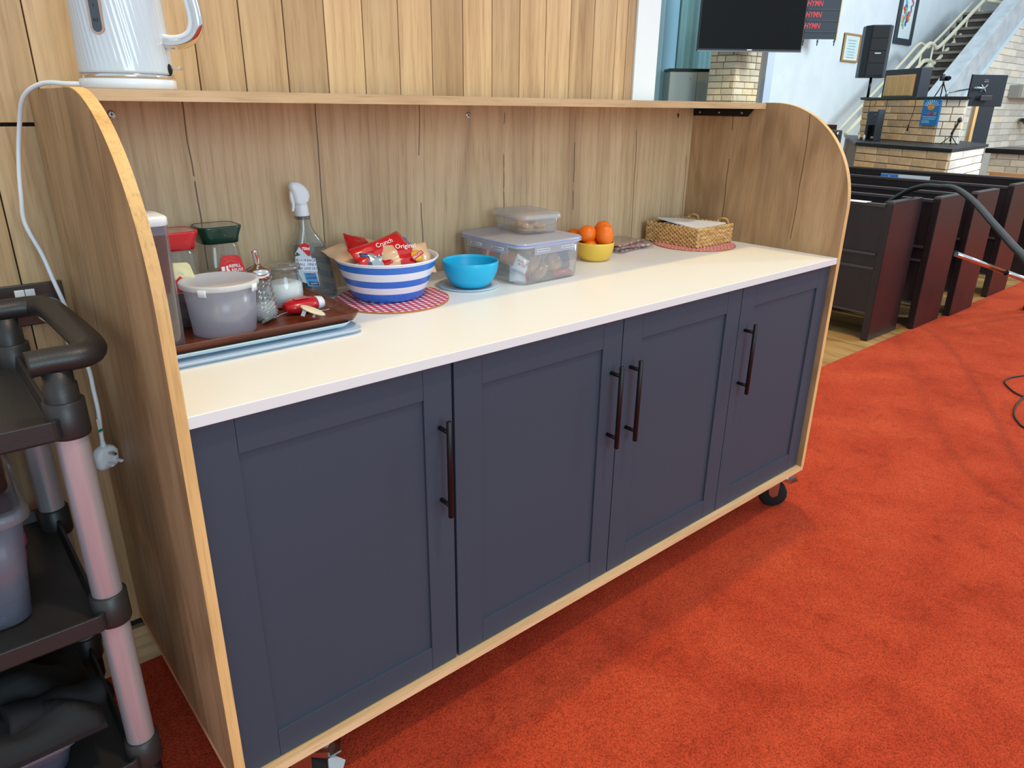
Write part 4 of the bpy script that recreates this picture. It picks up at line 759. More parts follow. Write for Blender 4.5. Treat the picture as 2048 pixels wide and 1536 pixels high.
# storage boxes
def sbox(x0, x1, y0, y1, z, h, label, mb, lidc):
    cx, cy, w_, d_ = (x0 + x1) / 2, (y0 + y1) / 2, x1 - x0, y1 - y0; q = thing('storage_box', (cx, cy, z), label, 'storage box', 'translucent boxes on the cart')
    b = BM(); shell(b, cx, cy, w_, d_, .03, z, z + h, .022, .0018); obj('box_body', b, mb, q)
    b = BM(); zz = z + h; L = [rr(cx, cy, w_ + .012, d_ + .012, .035, zz - .018), rr(cx, cy, w_ + .020, d_ + .020, .038, zz - .014), rr(cx, cy, w_ + .018, d_ + .018, .038, zz), rr(cx, cy, w_ - .002, d_ - .002, .03, zz + .008), rr(cx, cy, w_ - .022, d_ - .022, .025, zz + .001)]; loft(b, L, False, True); obj('lid', b, lidc, q); return q
M_boxm = clear('storage_plastic', '#e6e6f0', .34, .08, .22, '#b9bccb'); M_boxl = clear('storage_lid', '#eef0f4', .35, .12, .12, '#cfd2da')
def cloth_heap(cx, cy, z, w_, d_, h, seed, mats, nm, label, cat, par=None, split=None):
    rn = random.Random(seed); ph = [rn.uniform(0, 6) for _ in range(8)]; b = BM(); nx, ny = 40, 32; G = []
    for i in range(nx + 1):
        row = []
        for j in range(ny + 1):
            u, v = i / nx, j / ny; e = min(1, 6 * u, 6 * (1 - u), 6 * v, 6 * (1 - v))
            f = .5 + .22 * math.sin(5 * u + 3 * v + ph[0]) + .16 * math.sin(13 * v - 5 * u + ph[1] + 2 * math.sin(4 * u + ph[4])) + .09 * math.sin(23 * u + 9 * v + ph[2]) + .05 * math.sin(37 * v + 11 * u + ph[3])
            row.append(b.verts.new((cx + (u - .5) * w_, cy + (v - .5) * d_, z + h * max(.02, f) * (.12 + .88 * e ** .6))))
        G.append(row)
    for i in range(nx):
        for j in range(ny):
            f = b.faces.new((G[i][j], G[i + 1][j], G[i + 1][j + 1], G[i][j + 1])); f.smooth = True
            if split: f.material_index = 1 if (i / nx + .35 * math.sin(6 * j / ny + seed)) > split else 0
    base = [[b.verts.new((p.co.x, p.co.y, z)) for p in r_2] for r_2 in (G[0], G[-1])]
    bot = [b.verts.new((cx + sx * w_ / 2, cy + sy * d_ / 2, z)) for sx, sy in ((-1, -1), (1, -1), (1, 1), (-1, 1))]; b.faces.new(bot)
    for L_ in ([G[i][0] for i in range(nx + 1)], [G[i][ny] for i in range(nx + 1)], G[0], G[-1]):
        for a, c in zip(L_[:-1], L_[1:]):
            a2 = b.verts.new((a.co.x, a.co.y, z)); c2 = b.verts.new((c.co.x, c.co.y, z)); b.faces.new((a, c, c2, a2))
    o = obj(nm, b, mats, par)
    return o if par else tag(o, label, cat)
M_mag = simple('magenta_cloth', '#8c3358', .9); M_gr2 = simple('blue_grey_cloth', '#5c6478', .9); M_pur = simple('plum_cloth', '#6a1f42', .9); M_nav = simple('slate_cloth', '#39424f', .9)
sbox(-.70, -.196, .205, .50, .5135, .215, 'large translucent lidded box of folded cloth on the middle shelf of the cart', M_boxm, M_boxl)
for k, (m_, zz) in enumerate(((M_gr2, .517), (M_gr2, .555), (M_mag, .598), (M_mag, .640))):
    b = BM(); nlo = [rr(-.447, .352, .44 + .02 * k + dd, .245 + .006 * k + dd, .035, z_) for dd, z_ in ((-.02, zz + .001), (0, zz + .010), (.0, zz + .030), (-.02, zz + .037))]; loft(b, nlo)
    for v in b.verts: v.co.x += .004 * math.sin(v.co.z * 210 + v.co.y * 30); v.co.y += .004 * math.sin(v.co.z * 260 + v.co.x * 25)
    tag(obj('folded_cloth', b, m_), ['blue grey folded cloth at the bottom of the middle shelf box', 'upper blue grey folded cloth in the middle shelf box', 'magenta folded cloth in the middle of the box on the middle shelf', 'topmost magenta folded cloth in the middle shelf box'][k], 'cloth', 'folded cloths in the middle shelf box')
b = BM(); lathe(b, -.238, .30, [(.030, .7375), (.035, .740), (.036, .80), (.031, .856), (.0001, .858)], 32); tag(obj('brown_tub', b, simple('brown_glaze', '#4a2c22', .3)), 'dark brown pot standing on the lid of the middle shelf box', 'pot')
sbox(-.70, -.205, .19, .47, .1835, .095, 'low translucent box of plum cloth on the bottom shelf of the cart', clear('storage_plastic_low', '#e8e4f0', .22, .10, .15, '#b4b0c8'), M_boxl)
b = BM(); loft(b, [rr(-.45, .33, w_, d_, .03, z_) for w_, d_, z_ in ((.42, .22, .187), (.45, .24, .195), (.455, .245, .225), (.44, .23, .232))]); o = tag(obj('folded_cloth', b, M_nav), 'slate blue cloth at the bottom of the low box', 'cloth')
b = BM(); loft(b, [rr(-.46, .33, w_, d_, .04, z_) for w_, d_, z_ in ((.42, .22, .2325), (.45, .245, .238), (.44, .24, .262), (.40, .20, .270))])
for v in b.verts: v.co.z += .005 * math.sin(v.co.x * 20)
tag(obj('folded_cloth', b, M_pur), 'plum purple cloth folded in the low box on the bottom shelf', 'cloth')
cloth_heap(-.41, .34, .288, .50, .36, .11, 5, [simple('black_cloth', '#0d0d10', .75)], 'black_cloth', 'crumpled black cloth draped over the low box on the cart', 'cloth')
b = BM(); tube(b, [(-.30, .22, .34), (-.235, .23, .325), (-.185, .235, .315), (-.150, .24, .306)], lambda t: .030 - .004 * t, 14, 6)
for v in b.verts: v.co.z += .003 * math.sin(v.co.x * 90 + v.co.y * 60)
tag(obj('rolled_cloth', b, bpy.data.materials['black_cloth']), 'rolled end of black cloth sticking out towards the cart leg', 'cloth')
# ------------------------------------------------------------------ pews
def pew(x0, yf, length, label, ln=True):
    q = thing('pew', (x0 + .21, yf + length / 2, 0), label, 'pew', 'dark wooden pews along the aisle')
    yb = yf + length; pr = [(x0, 0), (x0 + .415, 0), (x0 + .415, .838), (x0 + .408, .850), (x0 + .010, .850), (x0, .838)]
    for a in (yf, yb - .045):
        b = BM(); prism(b, pr, 'Y', a, a + .045); obj('end_panel', b, M_pew, q, .004)
    bxo('backrest', M_pew, q, x0 + .006, x0 + .030, yf + .045, yb - .045, .545, .812)
    bxo('top_rail', M_pewtop, q, x0 - .004, x0 + .036, yf + .045, yb - .045, .812, .832, bev=.003)
    bxo('book_ledge', M_pewtop, q, x0 - .012, x0 + .07, yf + .045, yb - .045, .528, .543, bev=.002)
    bxo('lower_rail', M_pewtop, q, x0 - .002, x0 + .026, yf + .045, yb - .045, .440, .456, bev=.002)
    bxo('back_board', M_pew, q, x0 + .008, x0 + .026, yf + .045, yb - .045, .175, .544)
    bxo('seat', M_pew, q, x0 + .03, x0 + .40, yf + .045, yb - .045, .40, .425)
    bxo('foot_rail', M_pewtop, q, x0, x0 + .026, yf + .045, yb - .045, .165, .178)
    return q
pew(4.225, .752, 3.0, 'nearest dark pew, right beside the cabinet end'); pew(4.728, .680, 3.0, 'second dark pew from the cabinet, close behind the nearest one')
pew(5.265, .652, 3.0, 'third dark pew from the cabinet, its end behind the chrome tube'); pew(6.110, .686, 3.0, 'fourth dark pew from the cabinet, standing after a wider gap')
q = thing('front_screen', (7.06, 1.9, 0), 'dark wooden screen in front of the brick counter, farthest of the dark benches', 'screen')
bxo('screen_panel', M_pew, q, 7.040, 7.085, .70, 3.2, .04, .812, bev=.002); bxo('top_rail', M_pewtop, q, 7.030, 7.095, .70, 3.2, .8125, .832, bev=.003); bxo('end_post', M_pew, q, 7.02, 7.10, .655, .699, 0, .845, bev=.004); bxo('end_post', M_pew, q, 7.02, 7.10, 3.201, 3.245, 0, .845, bev=.004)
def bk_box(nm, m, a, label, cat, bev=.001, grp=None): return tag(bxo(nm, m, None, *a, bev=bev), label, cat, grp)
q = bk_box('service_sheet', M_paper, (4.195, 4.28, .905, 1.12, .8325, .8340), 'white paper sheet lying on the top rail of the nearest pew', 'paper')
q = thing('notice_card', (7.01, 1.95, .69), 'blue and white notice card clipped on the farthest pew back', 'card')
bxo('card', simple('card_white', '#cdd9e8', .6), q, 7.032, 7.036, 1.62, 2.06, .685, .790); bxo('blue_panel', simple('card_blue', '#2f74c4', .6), q, 7.0290, 7.0318, 1.90, 2.06, .688, .787)
text('i', (7.0265, 1.98, .74), (0, -1, 0), (0, 0, 1), .10, M_wlet, q)
# ------------------------------------------------------------------ vacuum hose, wand, floor lead
b = BM(); tube(b, [(4.685, 1.15, .50), (4.685, 1.02, .74), (4.69, .90, .855), (4.600, .760, .915), (4.469, .612, .933), (4.306, .476, .946), (4.019, .286, .921), (3.604, .051, .872), (3.291, -.121, .838), (2.974, -.287, .811), (2.65, -.50, .70), (2.5, -.75, .45), (2.52, -1.0, .12), (2.65, -1.3, .03)], lambda t: .0155 + .0008 * math.sin(t * 900), 14, 26)
tag(obj('vacuum_hose', b, simple('hose_rubber', '#232426', .38)), 'thick black vacuum cleaner hose arching over the pew ends', 'hose')
q = thing('vacuum_wand', (5.2, .45, 0), 'shiny chrome vacuum tube slanting down across the pew ends', 'tube')
a = Vector((4.795, .55, .511)); d_ = (Vector((5.339, .40, .347)) - a); j = a + d_; e = a + d_ * 2.05
b = BM(); tube(b, [a, j], .0165, 20, 0); obj('upper_tube', b, M_chrome, q)
b = BM(); tube(b, [j, e], .0180, 20, 0); obj('lower_tube', b, M_chrome, q)
b = BM(); tube(b, [j - d_.normalized() * .008, j + d_.normalized() * .004], .0192, 20, 0); obj('joint_collar', b, M_blackm, q)
b = BM(); box(b, e.x - .02, e.x + .10, e.y - .14, e.y + .14, .002, .04); tube(b, [e, (e.x + .05, e.y, .03)], .022, 14, 0); obj('floor_head', b, M_black, q, .004)
b = BM(); tube(b, [(4.75, -.25, .005), (4.45, -.14, .005), (4.28, -.087, .005), (4.174, -.051, .005), (4.08, -.053, .005), (4.008, -.089, .005), (3.93, -.155, .005), (3.90, -.24, .005), (3.96, -.33, .005)], .0045, 8, 6)
tube(b, [(3.96, -.33, .005), (3.99, -.26, .006), (3.93, -.20, .012), (3.875, -.196, .012), (3.753, -.203, .005), (3.615, -.233, .005), (3.528, -.274, .005), (3.471, -.321, .005), (3.40, -.45, .005)], .0045, 8, 6)
tag(obj('power_lead', b, simple('lead_black', '#1d1412', .5)), 'thin black power lead looping on the red carpet', 'cable')
# ------------------------------------------------------------------ far end of the hall
CAMP = Vector((-.252, -1.059, 1.347))
def far(p, k): return CAMP + (Vector(p) - CAMP) * k       # the staircase end was surveyed at reduced size
RH = Vector((.7615, -.6482, 0)).normalized(); FH = Vector((.6482, .7615, 0)).normalized()
def obox(b, c, w_, d_, z0, z1, dirv=None, mi=0):
    """box centred on c, width along dirv"""
    u = (Vector(dirv) if dirv else RH).normalized(); n = Vector((-u.y, u.x, 0)); c = Vector((c[0], c[1], 0)); vs = []
    vs = box(b, -w_ / 2, w_ / 2, -d_ / 2, d_ / 2, z0, z1, mi)
    M = Matrix(((u.x, n.x, 0, c.x), (u.y, n.y, 0, c.y), (0, 0, 1, 0), (0, 0, 0, 1)))
    bmesh.ops.transform(b, matrix=M, verts=vs); return vs
def ob(nm, m, par, *a, bev=0.0, **k):
    b = BM(); obox(b, *a, **k); return obj(nm, b, m, par, bev)
_bm = {}
def bricks(parent, P, Q, z0, z1, L, H, m, gap=.010, proud=.012, top=None, side=1, seed=0, lim=400):
    """single bricks in running bond from P to Q; top(s) gives the upper limit at distance s"""
    rn = random.Random(seed); P = Vector((P[0], P[1], 0)); Q = Vector((Q[0], Q[1], 0)); ln = (Q - P).length; u = (Q - P).normalized(); n = Vector((-u.y, u.x, 0)) * side
    key = (round(L, 3), round(H, 3), m.name); cnt = 0
    if key not in _bm:
        b = BM(); box(b, -(L - gap) / 2, (L - gap) / 2, -proud, proud, gap / 2, H - gap / 2)
        bmesh.ops.bevel(b, geom=[e for e in b.edges if all(v.co.y * side > 0 for v in e.verts)], offset=.003, segments=1, affect='EDGES')
        me = bpy.data.meshes.new('brick'); b.to_mesh(me); b.free(); me.materials.append(m); _bm[key] = me
    row = 0; z = z0
    while z + H * .6 < z1:
        s = -(L / 2) * (row % 2) - rn.uniform(0, .02); k = 0
        while s < ln - .01:
            a = max(s, 0); c = min(s + L * rn.choice((1, 1, 1, .55)), ln); e = c; s = c
            if e - a < .035: continue
            if top and z + H > top((a + e) / 2): continue
            o = bpy.data.objects.new('brick', _bm[key]); COL.objects.link(o); p = P + u * ((a + e) / 2) + Vector((0, 0, z)) + n * rn.uniform(-.002, .002)
            o.parent = parent; o.location = p - wpos(parent); o.rotation_euler[2] = math.atan2(u.y, u.x); o.scale = ((e - a - gap) / (L - gap), 1, 1); cnt += 1
            if cnt >= lim: return cnt
        z += H; row += 1
    return cnt
# white wall at the end with the door jamb
fw_ = far((7.5, 3.97, 0), 1.42).y
struct(bxo('wall_back', M_plaster, None, 8.3, 26.5, fw_, fw_ + .15, 0, 6.5))
struct(bxo('wall_recess', M_teal, None, 4.8, 8.6, 5.0, 5.12, 0, 6.0))
struct(bxo('trim_1', simple('pale_blue_strip', '#a8d4e6', .7), None, 7.10, 7.235, 4.972, 4.998, 0, 5.5)); struct(bxo('trim_2', M_blue, None, 7.236, 7.51, 4.98, 4.9985, 0, 5.5))
struct(bxo('trim_3', simple('door_jamb_white', '#ccd3dc', .6), None, 7.885, 8.035, 3.95, 4.05, 0, 5.0))
b = BM(); lo_ = []
for k in range(61): x = 7.52 + k * .016; lo_.append([(x, 4.955 + .014 * math.sin(k * .9) + .006 * math.sin(k * .37), z) for z in (0, 5.5)] + [(x, 4.975 + .014 * math.sin(k * .9), z) for z in (5.5, 0)])
loft(b, lo_); tag(obj('curtain', b, M_teal), 'tall teal grey curtain hanging in the recess left of the television', 'curtain')
q = thing('steel_cupboard', (7.45, 4.62, 0), 'grey metal cupboard with two doors standing before the teal curtain', 'cupboard')
ob('cupboard_body', simple('cupboard_grey', '#98a09a', .4, metal=.2), q, (7.44, 4.62), .66, .30, 0, 1.745, bev=.006)
ob('cupboard_top', M_blackm, q, (7.44, 4.62), .68, .32, 1.746, 1.775, bev=.004)
for s in (-.165, .165): ob('cupboard_door', simple('cupboard_door', '#a3aaa3', .35, metal=.2), q, Vector((7.44, 4.62, 0)) - FH * .153 + RH * s, .32, .012, .05, 1.735, bev=.003)
ob('badge', M_chrome, q, Vector((7.44, 4.62, 0)) - FH * .162 - RH * .09, .025, .004, 1.66, 1.672)
# brick column with television
q = thing('brick_column', (7.24, 4.0, 0), 'pale buff brick column carrying the wall television', 'column')
b = BM(); box(b, 6.975, 7.425, 3.758, 4.08, 0, 5.0); box(b, 7.4255, 7.54, 3.79, 4.08, 0, 5.0, 1); obj('column_core', b, [M_mortar, simple('shaded_strip', '#84705c', .8)], q)  # brown strip right of the bricks: shade put into the colour
M_bc = noisy('cream_brick', [(.25, '#d0c2a6'), (.5, '#ead9ba'), (.8, '#f3e8d0')], 12, rough=.85, bump=.15, random=True)
bricks(q, (6.967, 3.758), (7.43, 3.758), .96, 2.2, .19, .0655, M_bc, .009, side=-1, seed=3); bricks(q, (6.975, 4.085), (6.975, 3.75), .96, 2.2, .19, .0655, M_bc, .009, side=-1, seed=4)
q = thing('television', (6.914, 3.587, 1.9), 'large black flat screen television mounted high on the brick column', 'television')
tvc = Vector((6.914, 3.587, 0))
ob('tv_body', M_black, q, tvc, 1.075, .045, 1.898, 2.505, bev=.004); ob('screen', M_screen, q, tvc - FH * .0245, 1.055, .004, 1.922, 2.492)
ob('bottom_bezel', simple('bezel_grey', '#6a7482', .3, metal=.5), q, tvc - FH * .0245, 1.075, .006, 1.893, 1.904)
ob('maker_mark', M_wlet, q, tvc - FH * .0275, .05, .001, 1.908, 1.917)
ob('wall_bracket', M_blackm, q, tvc + FH * .10, .30, .16, 2.05, 2.35)
# hymn board
hc = Vector((12.2, 5.70, 0)); q = thing('hymn_board', (12.2, 5.7, 2.43), 'dark slate hymn board with red HYMN lettering right of the television', 'board')
ob('board_back', simple('board_dark', '#232a36', .6), q, hc, .545, .05, 2.44, 3.35, bev=.004)
for z in (2.545, 2.710, 2.875, 3.040, 3.205): ob('number_rail', simple('rail_dark', '#11151c', .5) if z < 2.6 else bpy.data.materials['rail_dark'], q, hc - FH * .031, .535, .014, z - .008, z + .008)
ob('oak_edge', M_edge, q, hc + RH * .275, .012, .06, 2.42, 3.35)
for z in (2.63, 2.795, 2.96, 3.125): text('HYMN', hc - FH * .030 - RH * .16 + Vector((0, 0, z)), RH, (0, 0, 1), .115, M_letter, q, shear=.18, bold=.002, sx=.78)
for s in (-.26, -.02, .26):
    b = BM(); c = hc + RH * s; lathe(b, c.x, c.y, [(.02, 2.43), (.006, 2.415), (.018, 2.40), (.006, 2.385), (.010, 2.36), (.001, 2.33)], 12); obj('finial', b, M_blackm, q)
ob('wall_mount', M_blackm, q, hc + FH * .22, .08, .42, 2.8, 2.9)
# framed pictures
def frame(x0, x1, z0, z1, fm, fwid, label, nm='picture_frame'):
    a = far((x0, 3.96, z0), 1.42); c = far((x1, 3.96, z1), 1.42); y = fw_; q = thing(nm, ((a.x + c.x) / 2, y, a.z), label, 'picture')
    f = fwid * 1.42
    bxo('backing', M_paper, q, a.x, c.x, y - .02, y - .001, a.z, c.z)
    for s in ((a.x, a.x + f, a.z, c.z), (c.x - f, c.x, a.z, c.z)): bxo('frame_side', fm, q, s[0], s[1], y - .045, y - .0005, s[2], s[3], bev=.003)
    for s in ((a.x + f, c.x - f, a.z, a.z + f), (a.x + f, c.x - f, c.z - f, c.z)): bxo('frame_rail', fm, q, s[0], s[1], y - .045, y - .0005, s[2], s[3], bev=.003)
    return q, a, c
q, a, c = frame(9.622, 10.07, 1.936, 2.272, simple('gold_oak_frame', '#b98a4c', .4), .022, 'small oak framed certificate on the white wall left of the loudspeaker')
bxo('certificate', simple('mint_paper', '#d8ecec', .7), q, a.x + .06, c.x - .06, fw_ - .023, fw_ - .0205, a.z + .06, c.z - .06)
for k in range(7): bxo('text_line', simple('grey_line', '#8fb0b4', .7) if k == 0 else bpy.data.materials['grey_line'], q, a.x + .16 + .02 * (k % 3), c.x - .16 - .02 * (k % 2), fw_ - .025, fw_ - .0235, c.z - .12 - k * .048, c.z - .108 - k * .048)
q, a, c = frame(11.035, 11.60, 2.228, 3.05, simple('dark_frame', '#3f444c', .4), .075, 'tall dark framed colourful poster high on the white wall beside the stairs')
W_, H_ = c.x - a.x, c.z - a.z; bxo('poster_print', simple('print_white', '#e4f2f2', .6), q, a.x + .12, c.x - .12, fw_ - .024, fw_ - .0205, a.z + .12, c.z - .12)
rn = random.Random(4)
for k in range(26):
    b = BM(); xx = a.x + .2 + rn.random() * (W_ - .4); zz = a.z + .2 + rn.random() * (H_ - .4); col = rn.choice(('#d84a3a', '#e8c04a', '#6ab8d8', '#3a62b0', '#e89a50', '#7ac49a', '#c85a80')); nm = 'print_' + col[1:]
    m = bpy.data.materials.get(nm) or simple(nm, col, .6); tube(b, [(xx, fw_ - .026 - k * .0002, zz), (xx + rn.uniform(-.05, .05), fw_ - .026 - k * .0002, zz + .06), (xx + rn.uniform(-.08, .08), fw_ - .026 - k * .0002, zz + .12)], rn.uniform(.015, .04), 8, 4)
    for v in b.verts: v.co.y = fw_ - .0245 - k * .0001 + (v.co.y - (fw_ - .026)) * .02
    obj('colour_patch', b, m, q)
# brick spandrel wall, concrete coping, staircase, rails
K = 1.5
def F(x, y, z): return far((x, y, z), K)
q = thing('stair_wall', F(12, 2.7, 0).to_tuple()[:2] + (0,), 'whitewashed brick wall with sloping concrete coping under the staircase', 'wall')
def F2(x, z): p = F(x, 2.7, z); return (p.x, p.z)
yW = F(10, 2.72, 0).y
b = BM(); bl = [F2(9.72, 1.5), F2(11.932, 2.60), F2(15.5, 4.95), F2(16.5, 4.95)]; xs0 = bl[0][0]
prism(b, [(xs0, 0), (F2(16.5, 0)[0], 0)] + [bl[3], bl[2], bl[1], (F2(10.0, 0)[0], F2(10, 1.31)[1]), (xs0, F2(10, 1.31)[1])], 'Y', yW, yW + .18); obj('wall_core', b, M_mortarp, q)
P0 = (F2(9.72, 0)[0], yW); Q0 = (F2(13.6, 0)[0], yW); s0 = P0[0]
def topf(s): x = s0 + s; x1_, z1_ = F2(10.478, 1.635); x2_, z2_ = F2(11.932, 2.609); return z1_ + (x - x1_) * (z2_ - z1_) / (x2_ - x1_)
bricks(q, P0, Q0, .62, 3.4, .46, .128, M_brickp, .012, top=topf, side=-1, seed=9, lim=290)
b = BM(); up = [F2(9.5, 1.40), F2(11.517, 2.704), F2(15.5, 5.281)]; dn = [F2(15.5, 5.0), F2(11.932, 2.609), F2(10.478, 1.635), F2(9.5, 1.0)]
prism(b, up + dn, 'Y', yW - .10, yW + .20); obj('concrete_coping', b, M_conc, q, .01)
b = BM(); prism(b, [F2(9.5, .99), F2(10.478, 1.625), F2(11.932, 2.599), F2(15.5, 4.99), F2(15.5, 4.93), F2(11.932, 2.55), F2(10.478, 1.575), F2(9.5, .94)], 'Y', yW - .13, yW - .005); obj('pale_edge', b, simple('pale_blue_band', '#d4e6ee', .6), q)  # pale blue strip along the lower edge of the coping
q = thing('staircase', (F(11, 3.2, 0).x, F(11, 3.2, 0).y, 0), 'dark stone staircase climbing to the right behind the concrete coping', 'stairs')
for k in range(5, 16):
    z = .92 + .105 * k; x = 9.10 + .162 * k; p = F(x, 2.87, z); e = F(12.6 if k > 10 else x + 1.2, 3.30, z + .105); top_ = F(x, 0, z + .105).z
    b = BM(); box(b, p.x, e.x, p.y, e.y, max(0, top_ - .6), top_ - .05); box(b, p.x - .03, e.x, p.y, e.y, top_ - .048, top_, 1); st_ = obj('step', b, [M_step, simple('tread_edge', '#7c736b', .7) if k == 5 else bpy.data.materials['tread_edge']], q)
q = thing('stair_railing', (F(11, 3.16, 0).x, F(11, 3.16, 0).y, 0), 'cream painted double tube handrail along the far side of the stairs', 'railing')
up_ = [(8.45, 3.16, 1.08), (9.752, 3.16, 1.831), (10.229, 3.16, 2.123), (10.42, 3.16, 2.134), (10.646, 3.16, 2.144), (11.724, 3.16, 2.737), (11.82, 3.13, 2.763), (11.90, 2.92, 2.700)]
lo2 = [(8.65, 3.16, .99), (10.042, 3.16, 1.842), (10.235, 3.16, 1.939), (10.42, 3.16, 1.948), (10.607, 3.16, 1.956), (11.688, 3.16, 2.569), (11.796, 3.13, 2.578), (11.90, 2.95, 2.525)]
b = BM(); tube(b, [F(*p) for p in up_], .036, 12, 4); obj('top_rail', b, M_cream, q)
b = BM(); tube(b, [F(*p) for p in lo2], .036, 12, 4); obj('lower_rail', b, M_cream, q)
for x, z, t in ((9.6, 1.52, .22), (10.10, 1.83, .22), (10.42, 1.93, .20), (10.75, 2.00, .20), (11.05, 2.18, .20), (11.35, 2.36, .20), (11.68, 2.53, .21)):
    p = F(x, 3.165, z - .06); t_ = F(x, 3.165, z + t); b = BM(); lathe(b, p.x, p.y, [(.10, p.z), (.035, p.z + .07), (.018, p.z + .15), (.016, t_.z)], 10); obj('baluster', b, M_cream, q)
b = BM(); tube(b, [F(p[0] + .05, 3.30, p[2] + .01) for p in up_[:6]], .026, 10, 4); obj('wall_rail', b, M_cream, q)
# fan heater and lamp bracket on the brick wall
q = thing('fan_heater', F(12.45, 2.6, 1.5).to_tuple(), 'grey grilled heater box fixed to the white brick wall at the right edge', 'heater')
a = F(12.13, 2.68, 1.53); c = F(12.95, 2.68, 1.70); bxo('heater_body', simple('heater_grey', '#8d8a86', .4), q, a.x, c.x, yW - .22, yW - .012, a.z, c.z, bev=.008)
for k in range(12): bxo('grille_slat', M_cream, q, a.x + .14 + k * .09, a.x + .17 + k * .09, yW - .235, yW - .221, a.z + .02, c.z - .02)
q = thing('lamp_bracket', F(12.9, 2.6, 1.12).to_tuple(), 'black rimmed brown bowl bracket on the white brick wall below the heater', 'bracket')
p = F(12.88, 2.6, 1.12); b = BM(); lathe(b, p.x, yW - .31, [(.03, p.z - .02), (.16, p.z + .06), (.22, p.z + .13)], 28); obj('bowl', b, simple('terracotta', '#9a6a4c', .6), q)
b = BM(); lathe(b, p.x, yW - .31, [(.24, p.z + .131), (.28, p.z + .16), (.28, p.z + .21), (.25, p.z + .215)], 28); obj('rim', b, M_blackm, q)
b = BM(); tube(b, [(p.x + .1, yW - .31, p.z + .216), (p.x + .1, yW - .31, p.z + .62)], .03, 10, 0); obj('upright', b, M_cream, q)
# brick counters
A1 = Vector((7.70, 2.672)); B1 = Vector((7.178, 1.539)); C1 = Vector((8.73, 1.739)); D1 = Vector((9.55, 2.35)); E1 = Vector((9.95, 3.9)); ZC = 1.03
q = thing('brick_counter', (8.2, 2.4, 0), 'lower buff brick counter with black top behind the pews', 'counter')
def inset(poly, d):
    c = sum(poly, Vector((0, 0))) / len(poly); return [p + (c - p).normalized() * d for p in poly]
low = [A1, B1, C1, D1, E1]
b = BM(); prism(b, [tuple(p) for p in inset(low, .045)], 'Z', 0, ZC - .032); obj('counter_core', b, M_mortar, q)
b = BM(); prism(b, [tuple(p) for p in low], 'Z', ZC - .030, ZC); obj('counter_top', b, M_ctop, q, .004)
li = inset(low, .04)
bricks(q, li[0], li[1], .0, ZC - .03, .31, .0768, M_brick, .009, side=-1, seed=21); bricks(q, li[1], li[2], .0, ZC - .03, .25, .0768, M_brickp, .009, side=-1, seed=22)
A2 = Vector((9.056, 3.313)); B2 = Vector((8.235, 2.095)); C2 = Vector((8.30, 1.875)); D2 = Vector((9.25, 2.35)); E2 = Vector((9.9, 3.6)); ZU = 1.487
q = thing('brick_counter', (8.9, 2.8, ZC), 'upper buff brick counter with black ledge and blue poster, standing above the lower one', 'counter')
hi = [A2, B2, C2, D2, E2]
b = BM(); prism(b, [tuple(p) for p in inset(hi, .035)], 'Z', ZC + .0005, ZU - .025); obj('counter_core', b, M_mortar, q)
b = BM(); prism(b, [tuple(p) for p in inset(hi, -.03)], 'Z', ZU - .024, ZU); obj('counter_top', b, M_ctop, q, .003)
h2 = inset(hi, .03)
bricks(q, h2[0], h2[1], ZC + .001, ZU - .02, .29, .0715, M_brick, .008, side=-1, seed=23); bricks(q, h2[1], h2[2], ZC + .001, ZU - .02, .115, .0715, M_brickp, .008, side=-1, seed=24); bricks(q, h2[2], h2[3], ZC + .001, ZU - .02, .2, .0715, M_brickp, .008, side=-1, seed=25)  # lit end faces in paler brick: the light is put into the colour
UA = (B2 - A2).normalized(); U3 = Vector((UA.x, UA.y, 0)); N3 = Vector((UA.y, -UA.x, 0)); N3 = N3 if N3.x < 0 else -N3
# poster on the upper counter
pc = (Vector((8.292, 2.205, 0))) + N3 * .012
q = thing('event_poster', (8.29, 2.2, 1.21), 'bright blue poster with yellow burst on the upper brick counter', 'poster')
ob('poster_sheet', simple('poster_blue', '#1878c0', .4), q, pc, .28, .006, 1.205, 1.458, dirv=U3)
for k in range(9):
    a_ = .35 + k * .31; c = pc + N3 * .0045 + Vector((0, 0, 1.385)); b = BM(); tube(b, [c + U3 * (.045 * math.cos(a_)) + Vector((0, 0, .02 * math.sin(a_))), c + U3 * (.125 * math.cos(a_)) + Vector((0, 0, .068 * math.sin(a_)))], .004, 6, 0); obj('ray', b, simple('ray_pale', '#bfe4f4', .5) if k == 0 else bpy.data.materials['ray_pale'], q)
b = BM(); ell(b, pc + N3 * .005 + Vector((0, 0, 1.385)), .055, .003, .032, 16, 10, Matrix.Rotation(math.atan2(U3.y, U3.x), 4, 'Z')); obj('burst', b, P_yel, q)
ctr = pc + N3 * .0085
text('SUNDAY\nFUN', ctr + Vector((0, 0, 1.387)), U3, (0, 0, 1), .026, P_or, q, name='lettering', bold=.001)
text('CH', ctr - U3 * .02 + Vector((0, 0, 1.318)), U3, (0, 0, 1), .034, simple('poster_pink', '#e84a8a', .5), q, bold=.001); text('UR', ctr + U3 * .035 + Vector((0, 0, 1.318)), U3, (0, 0, 1), .034, P_red, q, bold=.001); text('CY', ctr + U3 * .085 + Vector((0, 0, 1.318)), U3, (0, 0, 1), .034, P_yel, q, bold=.001)
for k, (w1, z1_) in enumerate(((.22, 1.285), (.2, 1.265), (.12, 1.245), (.13, 1.23))): ob('text_line', bpy.data.materials['ray_pale'], q, ctr - U3 * (.0 if k < 2 else .05) - N3 * .004, w1, .001, z1_, z1_ + .006, dirv=U3)
